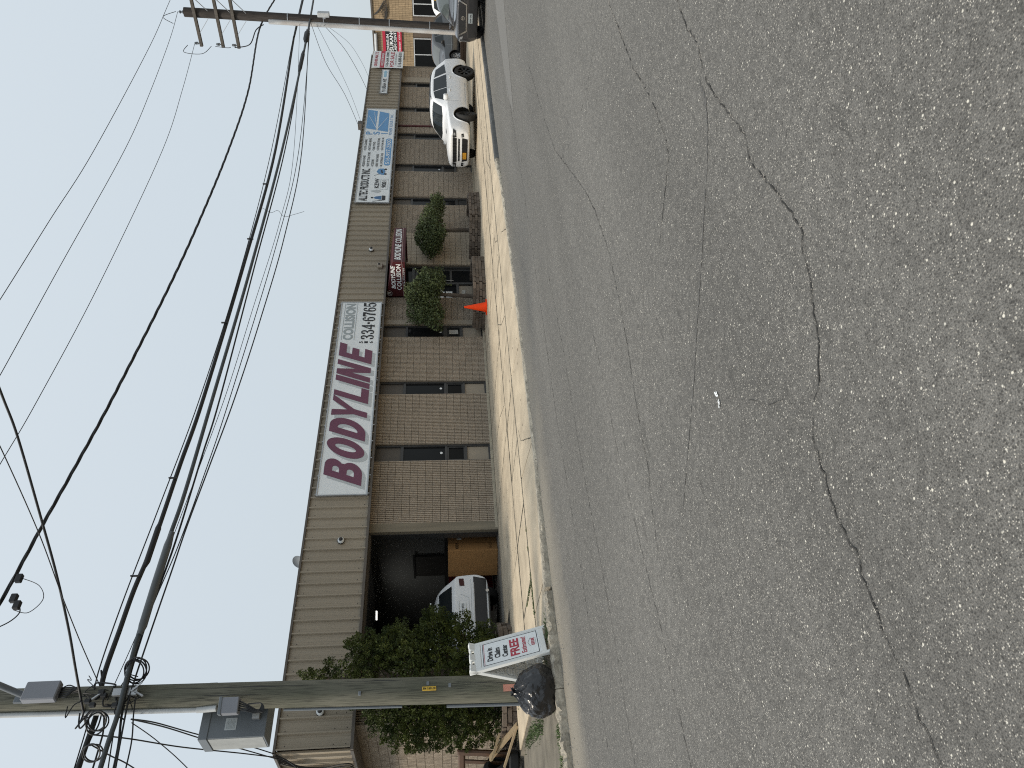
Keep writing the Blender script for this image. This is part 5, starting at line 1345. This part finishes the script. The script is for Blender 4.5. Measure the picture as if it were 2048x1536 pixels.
PICK = [(2.75, .48, .60, .74, .74, .96, .72, 1.06, .64, 1.08), (2.66, .40, .80, .72, .90, 1.02, .86, 1.10, .76, 1.13), (2.3, .36, .88, .72, .98, 1.06, .92, 1.13, .80, 1.17), (1.3, .36, .90, .72, .99, 1.10, .94, 1.16, .84, 1.21), (1.05, .36, .90, .72, .99, 1.12, .94, 1.19, .84, 1.24), (.85, .36, .90, .72, .99, 1.13, .94, 1.34, .78, 1.38), (.30, .36, .90, .72, .99, 1.15, .94, 1.75, .68, 1.82), (-.1, .36, .90, .72, .99, 1.15, .94, 1.80, .68, 1.88), (-.7, .36, .90, .72, .99, 1.15, .94, 1.78, .68, 1.86), (-.92, .36, .90, .72, .99, 1.15, .94, 1.5, .72, 1.54), (-1.0, .36, .90, .72, .99, 1.14, .94, 1.20, .86, 1.22), (-2.3, .38, .90, .72, .98, 1.14, .94, 1.20, .88, 1.22), (-2.72, .44, .86, .74, .94, 1.10, .90, 1.17, .84, 1.18), (-2.76, .48, .78, .74, .86, 1.04, .82, 1.10, .76, 1.11)]
def car(name, label, loc, rz, st, paint, axles, wr, steer=0, dims=(1, 1, 1), cat='car', rim=M_RIM, clad=None):
    t = empty(name, loc, rz); tag(t, label, cat)
    sx, sy_, sz = dims; v = []; f = []; nr = 22
    for (x, zb, ys, zm, ym, zl, yl, zt, yt, zc) in st:
        h = [(0, zb), (ys*.86, zb), (ys, zb+.05), (lerp(ys, ym, .8), lerp(zb, zm, .62)), (ym, zm), (lerp(ym, yl, .75), lerp(zm, zl, .8)), (yl, zl), (lerp(yl, yt, .12), lerp(zl, zt, .12)+.004), (lerp(yl, yt, .86), lerp(zl, zt, .90)), (yt-.015, zt+.006), (yt*.6, lerp(zt, zc, .75)), (0, zc)]
        ring = h+[(-a, b) for a, b in reversed(h[1:-1])]
        v += [(x*sx, a*sy_, b*sz) for a, b in ring]
    n = len(st)
    for i in range(n-1):
        for k in range(nr): f.append((i*nr+k, i*nr+(k+1) % nr, (i+1)*nr+(k+1) % nr, (i+1)*nr+k))
    f += [tuple(reversed(range(nr))), tuple((n-1)*nr+k for k in range(nr))]
    me = MB().add(v, f).mesh('body', paint, fixn=True)
    ob = bpy.data.objects.new('body', me); col.objects.link(ob)
    m = ob.modifiers.new('s', 'SUBSURF'); m.levels = 2; m.render_levels = 2
    cutters = []
    for ax in axles:
        for s in (-1, 1):
            cm = MB().lathe([(wr+.075, -.30), (wr+.075, .30)], 28, Matrix.Translation((ax, s*(.97*sy_-.04), wr)) @ Matrix.Rotation(R(90), 4, 'X')).mesh('cut', paint, fixn=True)
            co_ = bpy.data.objects.new('cut', cm); col.objects.link(co_); cutters.append(co_)
            bo = ob.modifiers.new('b', 'BOOLEAN'); bo.operation = 'DIFFERENCE'; bo.object = co_; bo.solver = 'EXACT'
    dg = bpy.context.evaluated_depsgraph_get(); dg.update()
    bm_ = bpy.data.meshes.new_from_object(ob.evaluated_get(dg))
    for c_ in cutters: bpy.data.objects.remove(c_)
    bpy.data.objects.remove(ob)
    bm_.materials.clear(); bm_.materials.append(paint); bm_.materials.append(M_BKPAINT)
    for p in bm_.polygons:
        p.material_index = 0
        for ax in axles:
            rad = math.hypot(p.center.x-ax, p.center.z-wr)
            if (abs(rad-wr-.075) < .008 and abs(p.normal.y) < .35) or (rad < wr+.08 and abs(p.center.y) < .75*sy_ and abs(p.normal.y) > .8): p.material_index = 1
    bm_.polygons.foreach_set('use_smooth', [True]*len(bm_.polygons)); bm_.set_sharp_from_angle(angle=R(38))
    body = link('body', bm_, t)
    b2 = bmesh.new(); b2.from_mesh(bm_); tree = BVHTree.FromBMesh(b2); b2.free()
    def decal(poly, side, nm, mat, lift=.006, cuts=4, parent=body, sub=True):
        """outline laid on the body: side '+x' front, '-x' rear, '+y' left, '-y' right, '+z' from above"""
        bm = bmesh.new(); ax = side[1]; sg = 1 if side[0] == '+' else -1
        vs_ = [bm.verts.new((p[0], p[1], 0)) for p in poly]; bm.faces.new(vs_)
        if sub:
            if len(poly) > 4: bmesh.ops.triangulate(bm, faces=list(bm.faces))
            bmesh.ops.subdivide_edges(bm, edges=list(bm.edges), cuts=cuts, use_grid_fill=True)
            bmesh.ops.triangulate(bm, faces=list(bm.faces))
        ok = True
        for q in bm.verts:
            a, b = q.co.x, q.co.y
            if ax == 'x': o, d = Vector((sg*5, a, b)), Vector((-sg, 0, 0))
            elif ax == 'y': o, d = Vector((a, sg*4, b)), Vector((0, -sg, 0))
            else: o, d = Vector((b, a, 5)), Vector((0, 0, -1))
            hit = tree.ray_cast(o, d)
            if hit[0] is None: ok = False; q.co = o+d*3; continue
            nn = hit[1] if hit[1].dot(d) < 0 else -hit[1]
            q.co = hit[0]+nn*lift
        mb = MB(); mb.addbm(bm); bm.free()
        return mb.build(nm, mat, parent, 60, fixn=False)
    # dark underside filling the wheel wells
    x0, x1 = st[-1][0]*sx+.25, st[0][0]*sx-.3
    MB().box(x0, x1, -.62*sy_, .62*sy_, st[5][1]*sz+.02, .70*sz).build('underbody', M_BKPAINT, t)
    for ax in axles:
        for s in (-1, 1):
            Mx = Matrix.Rotation(R(90), 4, 'X')
            w = MB().lathe([(wr*.66, -.11), (wr*.9, -.125), (wr*.985, -.10), (wr, -.04), (wr, .04), (wr*.985, .10), (wr*.9, .125), (wr*.66, .11), (wr*.60, 0), (wr*.66, -.11)], 32, Mx, False).build('wheel', M_RUBBER, t, 40)
            w.location = (ax, s*(.97*sy_-.135), wr); w.rotation_euler = (0, 0, R(steer) if ax == axles[0] else 0)
            rm = MB(); rm.lathe([(wr*.66, s*-.02*-1), (wr*.67, s*-.10), (wr*.63, s*-.105), (wr*.60, s*-.05), (.02, s*-.045)], 28, Mx, False)
            for k in range(7):
                a = k*2*math.pi/7
                for da in (-.10, .10): rm.bar((math.cos(a)*.05, s*.07, math.sin(a)*.05), (math.cos(a+da)*wr*.63, s*.09, math.sin(a+da)*wr*.63), .03, .035, Vector((0, 1, 0)))
            rm.lathe([(.045, s*-.05), (.045, s*-.10), (.01, s*-.105)], 12, Mx)
            rm.build('rim', rim, w, 40)
            # arch lip
            lip = []
            for i in range(15):
                a = R(-8+196*i/14); p = Vector((ax+math.cos(a)*(wr+.078), 0, wr+math.sin(a)*(wr+.078)))
                h = tree.ray_cast(Vector((p.x+math.cos(a)*.02, s*4, p.z+math.sin(a)*.02)), Vector((0, -s, 0)))
                if h[0] is not None and abs(h[0].y) > .6: lip.append(Vector((p.x, h[0].y+s*.004, p.z)))
            if len(lip) > 3: MB().tube(lip, .022, 6).build('arch_lip', clad or paint, body, 50)
    return t, body, decal
def seams(decal, segs, side, mat=M_BKPAINT, w=.006):
    for (a, b) in segs:
        d = Vector((b[0]-a[0], b[1]-a[1])).normalized(); n = Vector((-d.y, d.x))*w
        decal([(a[0]-n.x, a[1]-n.y), (b[0]-n.x, b[1]-n.y), (b[0]+n.x, b[1]+n.y), (a[0]+n.x, a[1]+n.y)], side, 'panel_gap', mat, .003, 3)
def both(decal, poly, nm, mat, lift=.006):
    for s in '+-': decal(poly, s+'y', nm, mat, lift)

# white SUV on the pavement
t, body, dc = car('parked_suv', 'white SUV with black wheels and grille parked on the pavement before the building', (29.27, -2.18, -.025), math.atan2(.14, -.99), SUV, M_CARWHITE, (1.46, -1.455), .405, 24, (1, 1, 1.035))
both(dc, [(.57, 1.105), (.12, 1.58), (-.29, 1.635), (-.29, 1.115)], 'side_window', M_CARGLASS)
both(dc, [(-.33, 1.115), (-.33, 1.64), (-1.16, 1.63), (-1.22, 1.13)], 'side_window', M_CARGLASS)
both(dc, [(-1.33, 1.14), (-1.26, 1.61), (-1.80, 1.55), (-1.99, 1.20)], 'side_window', M_CARGLASS)
dc([(-.60, .16), (.60, .16), (.74, .70), (.40, .80), (-.40, .80), (-.74, .70)], '+z', 'windscreen', M_CARGLASS, .006, 5)
dc([(-.60, -.15), (.60, -.15), (.60, -1.7), (-.60, -1.7)], '+z', 'roof_panel', M_BKPAINT, .006, 5)
dc([(-.54, .775), (.54, .775), (.58, .925), (-.58, .925)], '+x', 'grille', M_BKPAINT, .014)
for k in range(7): dc([(-.46+k*.153-.012, .79), (-.46+k*.153+.012, .79), (-.46+k*.153+.012, .905), (-.46+k*.153-.012, .905)], '+x', 'grille_bar', M_RIM, .022, 2)
for s in (-1, 1):
    hl = dc([(s*.575, .785), (s*.82, .80), (s*.86, .905), (s*.585, .93)], '+x', 'headlight', M_BKPAINT, .012)
    dc([(s*.66, .82), (s*.76, .83), (s*.76, .89), (s*.66, .895)], '+x', 'headlight_lens', M_LAMPGLASS, .018)
    fo = dc([(s*.58, .50), (s*.74, .52), (s*.72, .60), (s*.57, .59)], '+x', 'fog_light', M_BKPAINT, .012)
    dc([(s*.62, .53), (s*.66, .53), (s*.66, .57), (s*.62, .57)], '+x', 'fog_lens', M_LAMPGLASS, .018)
    mm = MB(); mm.bbox(.40, .54, s*1.02-.11, s*1.02+.11, 1.08, 1.25, .03); mm.build('mirror', M_CARWHITE, t, 50)
    MB().bar((.47, s*.88, 1.12), (.47, s*.96, 1.13), .06, .04).build('mirror_arm', M_BKPAINT, t)
    dc([(s*.22, 1.75), (s*.34, 1.75), (s*.34, 1.45), (s*.20, 1.45)], '+z', 'hood_vent', M_BKPAINT, .006)
    MB().tube([(.05, s*.62, 1.73), (-.3, s*.62, 1.79), (-1.6, s*.62, 1.76), (-1.75, s*.62, 1.72)], .016, 8).build('roof_rail', M_BKPAINT, t, 40)
dc([(-.50, .655), (.50, .655), (.52, .715), (-.52, .715)], '+x', 'bumper_slot', M_BKPAINT, .010)
dc([(-.48, .36), (.48, .36), (.54, .57), (-.54, .57)], '+x', 'lower_intake', M_BKPAINT, .012)
pl = dc([(-.40, .40), (-.10, .40), (-.10, .54), (-.40, .54)], '+x', 'number_plate', mk('plate_orange', (.60, .30, .03), .5), .03)
seams(dc, [((.62, .45), (.60, 1.08)), ((-.30, .42), (-.30, 1.11)), ((-1.24, .75), (-1.22, 1.12)), ((.62, .42), (-1.1, .42))], '+y', M_LTGREY, .004)
for x in (-.10, -1.0):
    MB().bbox(x-.10, x+.10, .945, .985, .985, 1.015, .008).build('door_handle', M_CARWHITE, t)
both(dc, [(.95, .36), (-1.0, .36), (-1.0, .40), (.95, .40)], 'sill_trim', M_CARWHITE, .02)

# white car nose-in in the garage, tail to the street
t, body, dc = car('garaged_car', 'white car in the garage, tail towards the street, plate KTZ-9773', (9.02, 2.85, 0), R(90), SUV, M_CARWHITE, (1.42, -1.42), .36, 0, (1, 1.0, .97))
dc([(-.66, 1.19), (.66, 1.19), (.56, 1.50), (-.56, 1.50)], '-x', 'rear_window', M_CARGLASS, .008)
dc([(-.80, .35), (.80, .35), (.87, .66), (-.87, .66)], '-x', 'lower_bumper', M_BKPAINT, .012)
dc([(-.70, .645), (.70, .645), (.70, .665), (-.70, .665)], '-x', 'bumper_chrome', M_CHROME, .018)
dc([(-.22, 1.02), (.55, 1.02), (.55, 1.04), (-.22, 1.04)], '-x', 'trunk_chrome', M_CHROME, .012)
npl = dc([(-.16, .86), (.16, .86), (.16, 1.0), (-.16, 1.0)], '-x', 'number_plate', M_WHITE, .014, 2)
text('KTZ·9773', 'plate_lettering', M_BLACK, t, (-2.425, .135, .90), .27, .06, (0, -1, 0), (0, 0, 1), bold=.02)
seams(dc, [((-.30, .78), (.30, .78)), ((-.30, .78), (-.40, .98)), ((.30, .78), (.40, .98)), ((-.80, .72), (.80, .72))], '-x', M_LTGREY, .004)
for s in (-1, 1):
    dc([(s*.62, .88), (s*.82, .90), (s*.82, 1.02), (s*.62, 1.0)], '-x', 'tail_light', glass_material('tail_dark', (.06, .01, .01), .15, .4), .010)
    MB().tube([(-2.40, s*.45, .33), (-2.46, s*.45, .33)], .04, 12).build('exhaust', M_CHROME, t, 40)
both(dc, [(.45, 1.10), (.05, 1.50), (-1.7, 1.50), (-1.9, 1.18)], 'side_window', M_CARGLASS)
MB().tube([(.05, .6, 1.70), (-1.6, .6, 1.72)], .02, 8).build('roof_rail', M_CHROME, t, 40); MB().tube([(.05, -.6, 1.70), (-1.6, -.6, 1.72)], .02, 8).build('roof_rail', M_CHROME, t, 40)

# charcoal SUV parked at the kerb, facing us
t, body, dc = car('parked_suv', 'charcoal grey SUV at the kerb facing the viewer, with chrome V grille', (29.25, -6.68, -.2), R(180), SUV, M_CARGREY, (1.42, -1.40), .36, 0, (.97, .95, .96), clad=M_BKPAINT)
dc([(-.56, .14), (.56, .14), (.70, .66), (.38, .76), (-.38, .76), (-.70, .66)], '+z', 'windscreen', glass_material('car_glass_green', (.085, .10, .098), .06, .5), .006, 5)
dc([(-.42, .66), (.42, .66), (.52, .88), (-.52, .88)], '+x', 'grille', M_BKPAINT, .012)
for s in (-1, 1):
    dc([(s*.40, .64), (s*.44, .63), (s*.60, .90), (s*.54, .90)], '+x', 'grille_chrome', M_CHROME, .02)
    dc([(s*.60, .76), (s*.80, .80), (s*.82, .88), (s*.62, .86)], '+x', 'headlight', M_LAMPGLASS, .014)
    dc([(s*.70, .79), (s*.76, .80), (s*.76, .85), (s*.70, .845)], '+x', 'headlight_lens', M_BKPAINT, .02)
    MB().bbox(.40, .52, s*.98-.10, s*.98+.10, 1.05, 1.20, .03).build('mirror', M_CARGREY, t, 50)
    MB().tube([(2.28, s*.2, .46), (2.28, s*.55, .46), (2.2, s*.72, .60)], .012, 6).build('bumper_trim', M_CHROME, t, 40)
dc([(-.42, .635), (.42, .635), (.42, .66), (-.42, .66)], '+x', 'grille_chrome', M_CHROME, .02)
MB().lathe([(.065, 0), (.065, .012), (.05, .012), (.05, 0)], 20, Matrix.Translation((2.335, 0, .765)) @ Matrix.Rotation(R(90), 4, 'Y')).build('badge', M_CHROME, t, 30)
MB().box(2.345, 2.352, -.075, .075, .75, .78).build('badge_bar', M_CHROME, t)
dc([(-.62, .30), (.62, .30), (.66, .58), (-.66, .58)], '+x', 'lower_intake', M_BKPAINT, .010)
dc([(-.16, .44), (.16, .44), (.16, .58), (-.16, .58)], '+x', 'number_plate', M_LTGREY, .03, 2)
text('KHW 1842', 'plate_lettering', M_BLACK, t, (2.365, -.13, .48), .26, .05, (0, 1, 0), (0, 0, 1), bold=.02)
both(dc, [(.50, 1.06), (.10, 1.48), (-1.6, 1.52), (-1.8, 1.18)], 'side_window', M_CARGLASS)

# dark grey SUV beyond the white one
t, body, dc = car('parked_suv', 'dark grey SUV parked beyond the white SUV, its front hidden behind it', (43.66, 1.22, -.02), math.atan2(.281, -.961), SUV, M_CARDARK, (1.46, -1.455), .39, 8, (1, 1, 1.06), rim=M_GALV, clad=M_BKPAINT)
both(dc, [(.50, 1.145), (.10, 1.59), (-.26, 1.65), (-.26, 1.16)], 'side_window', M_CARGLASS)
both(dc, [(-.34, 1.16), (-.34, 1.65), (-1.14, 1.64), (-1.20, 1.18)], 'side_window', M_CARGLASS)
both(dc, [(-1.30, 1.19), (-1.24, 1.63), (-1.78, 1.57), (-1.95, 1.24)], 'side_window', M_CARGLASS)
dc([(-.60, .16), (.60, .16), (.74, .70), (-.74, .70)], '+z', 'windscreen', glass_material('car_glass_pale', (.12, .13, .13), .08, .5), .006, 5)
for s in (-1, 1):
    dc([(s*.50, .80), (s*.76, .82), (s*.80, .93), (s*.52, .93)], '+x', 'headlight', M_LAMPGLASS, .014)
    MB().bbox(.42, .56, s*1.02-.10, s*1.02+.10, 1.10, 1.30, .03).build('mirror', M_BKPAINT, t, 50)
dc([(-.46, .72), (.46, .72), (.48, .93), (-.48, .93)], '+x', 'grille', M_BKPAINT, .012)
seams(dc, [((.62, .45), (.60, 1.08)), ((-.30, .42), (-.30, 1.11)), ((1.0, .72), (-2.0, .74))], '+y', M_LTGREY, .006)
# white van-like car behind it
t, body, dc = car('parked_car', 'white car parked far back beyond the dark pole, only its cabin visible', (48.2, -1.35, -.02), R(-95), SUV, M_CARWHITE, (1.42, -1.42), .36, 0, (.95, .95, 1.06))
both(dc, [(.50, 1.20), (.10, 1.66), (-.26, 1.71), (-.26, 1.21)], 'side_window', M_CARGLASS)
both(dc, [(-.34, 1.21), (-.34, 1.71), (-1.6, 1.68), (-1.8, 1.24)], 'side_window', M_CARGLASS)
dc([(-.60, .16), (.60, .16), (.74, .68), (-.74, .68)], '+z', 'windscreen', M_CARGLASS, .006, 5)
yb = empty('yellow_hopper', (40.6, -3.0, 0), R(20)); tag(yb, 'yellow rounded plastic hopper at the far right picture edge', 'bin')
MB().lathe([(.25, 1.05), (.40, 1.25), (.44, 1.55), (.42, 1.6), (.40, 1.6), (.30, 1.3), (.2, 1.15)], 20).build('tub', mk('hopper_yellow', (.62, .36, .03), .5), yb, 40)
lg = MB()
for a in range(3): lg.bar((.3*math.cos(a*2.1), .3*math.sin(a*2.1), 0), (.28*math.cos(a*2.1), .28*math.sin(a*2.1), 1.25), .05, .05)
lg.build('stand', M_BKPAINT, yb)

# ------------------------------------------------------------------ neighbouring tan brick building
N_ = empty('brick_building', (50, 5, 0)); tag(N_, 'tan brick building beyond the workshop with brown lower wall and insurance sign', 'building')
def npart(mb, n, m, parent=None):
    o = mb.build(n, m, N_, None, True, True); o.parent = parent or N_; return o
npart(MB().box(50.03, 62, -3.5, 14, 0, 5.45), 'wall_core', M_MORTAR)
bk = MB()
y = -3.5
rn = random.Random(2)
while y < 9:                       # upper wall: stacked vertical runs of tan facing brick
    for k in range(12): bk.box(50.0+rn.uniform(-.004, .004), 50.04, y+.006, y+.10, 3.02+k*.205, 3.02+k*.205+.197)
    y += .106
tag(npart(bk, 'brick_facing', M_TANBRICK), kind='stuff')
bk = MB(); y = -3.5
while y < 9:
    bk.box(50.01, 50.04, y+.008, y+.392, 0, 3.0); y += .4
tag(npart(bk, 'brown_facing', M_BROWNPANEL), kind='stuff')
npart(MB().box(49.93, 50.1, -3.55, 14, 5.45, 5.56), 'coping', M_TRIM)
npart(MB().tube([(49.88, 2.7, 5.36), (49.88, 6, 5.42)], .10, 10), 'gutter', M_PVC)
def nwin(y0, y1, z0, z1, mul):
    fr = MB()
    fr.box(49.96, 50.06, y0, y1, z0, z0+.06); fr.box(49.96, 50.06, y0, y1, z1-.06, z1)
    for yy in [y0, y1-.06]+mul: fr.box(49.963, 50.057, yy, yy+.06, z0+.06, z1-.06)
    w = npart(fr, 'window', M_PVC)
    npart(MB().box(49.99, 50.02, y0+.05, y1-.05, z0+.05, z1-.05), 'pane', M_GLASS, w)
nwin(2.95, 5.6, .9, 3.0, [3.95, 4.8])
nwin(.2, 1.6, .9, 2.98, [.85])
nwin(-2.6, -1.0, .9, 2.98, [-1.8])
S5 = empty('wall_sign', (49.9, 4.35, 3.74)); tag(S5, 'red and black sign reading DRIVE-IN INSURANCE CLAIM CENTER on the tan brick', 'sign')
MB().box(0, .06, -2.35, 0, 0, 1.2).build('board', M_BLACK, S5)
MB().box(-.01, .0, -2.35, 0, 1.02, 1.2).build('red_band', M_RED, S5); MB().box(-.01, .0, -2.35, 0, 0, .28).build('red_band', M_RED, S5)
for b, z, h, w, o_ in (('DRIVE-IN', .80, .16, 1.0, .62), ('INSURANCE', .54, .22, 1.9, .25), ('CLAIM CENTER', .33, .16, 1.7, .35), ('AUTOBODY  COLLISION', .09, .09, 1.9, .25)):
    text(b, 'lettering', M_WHITE, S5, (-.014, -o_, z), w, h, (0, -1, 0), (0, 0, 1), bold=.02)
S6 = empty('wall_plaque', (49.9, .6, 3.75)); tag(S6, 'small maroon plaque on the tan brick at the far right picture edge', 'sign')
MB().box(0, .05, -1.4, 0, 0, 1.0).build('board', M_MAROON, S6)
hp = MB()
for i in range(7): hp.tube(spline([(49.93, 1.6, 5.4), (49.9, 1.5-.07*i, 5.2-.05*i), (49.9, 1.25-.1*i, 5.0-.06*i), (49.9, 1.9-.06*i, 4.75-.03*i), (49.92, 2.3, 5.0)], 6), .018, 5)
npart(hp, 'meter_cables', M_CABLE)
npart(MB().bbox(49.8, 50.0, 2.25, 2.5, 5.1, 5.4, .02), 'meter', M_PVC)
# low timber kerb in front of the lot
lw_ = empty('timber_edging', (39.7, .2, 0)); tag(lw_, 'low brown timber edging beyond the white SUV', 'edging')
for k in range(2): MB().bbox(-.12, .12, -2.0, 2.2, k*.16-.02, k*.16+.135, .01).build('sleeper', mk('old_timber', (.10, .065, .045), .9, .3, 6, .4, 30, stretch=(1, .1, 1)), lw_)

# ------------------------------------------------------------------ weeds
def weeds(name, label, spots, n, h, seed):
    rnd = random.Random(seed); mb = MB()
    for (x, y, z, sx_, sy__) in spots:
        for i in range(n):
            p = Vector((x+rnd.gauss(0, sx_), y+rnd.gauss(0, sy__), z)); d = Vector((rnd.gauss(0, .5), rnd.gauss(0, .5), 1)).normalized(); l = h*rnd.uniform(.3, 1.2)
            s = d.cross(Vector((rnd.gauss(0, 1), rnd.gauss(0, 1), 0))).normalized()*rnd.uniform(.003, .007)
            q = p+d*l*.6; e = p+d*l+Vector((d.x, d.y, -.1))*l*.5
            mb.add([p-s, p+s, q+s*.9, e, q-s*.9], [(0, 1, 2, 4), (4, 2, 3)])
    o = mb.build(name, M_GRASS, None, None, False); tag(o, label, 'weeds', kind='stuff'); return o
sp = [(x*.1, -5.14, -.078, .05, .012) for x in range(59, 66)]+[(6.6, -5.14, -.078, .03, .01), (7.1, -5.14, -.078, .02, .01), (7.5, -5.14, -.078, .03, .01)]+[(6.48, -5.0+.15*i, -.072, .01, .05) for i in range(5)]
weeds('joint_weeds', 'green weeds growing in the pavement joints near the A-frame sign', sp, 34, .04, 1)
sp = [(lerp(5.1, 4.35, i/9), lerp(-1.9, -4.6, i/9), -.09, .07, .12) for i in range(10)]+[(3.2, -6.32, -.09, .12, .05), (3.6, -6.3, -.09, .08, .04), (5.1, -6.2, -.09, .1, .06), (4.9, -5.6, -.09, .15, .15), (5.6, -1.0, -.02, .15, .15), (5.9, -1.9, -.03, .1, .05)]
weeds('verge_weeds', 'patchy green weeds on the earth strip left of the rubbish bag', sp, 90, .055, 2)
rn = random.Random(9); mb = MB()
for i in range(420):
    x = rn.uniform(1.5, 17); y = kerb_y(x)-abs(rn.gauss(0, .25))-.02; s = rn.uniform(.004, .014)
    mb.add([(x-s, y-s, -.197), (x+s, y-s*.6, -.197), (x+s*.7, y+s, -.197), (x-s*.6, y+s*.8, -.197), (x, y, -.197+s)], [(0, 1, 4), (1, 2, 4), (2, 3, 4), (3, 0, 4)])
tag(mb.build('gutter_grit', M_CRUMB, None), 'loose grit lying in the gutter along the kerb', 'grit', kind='stuff')
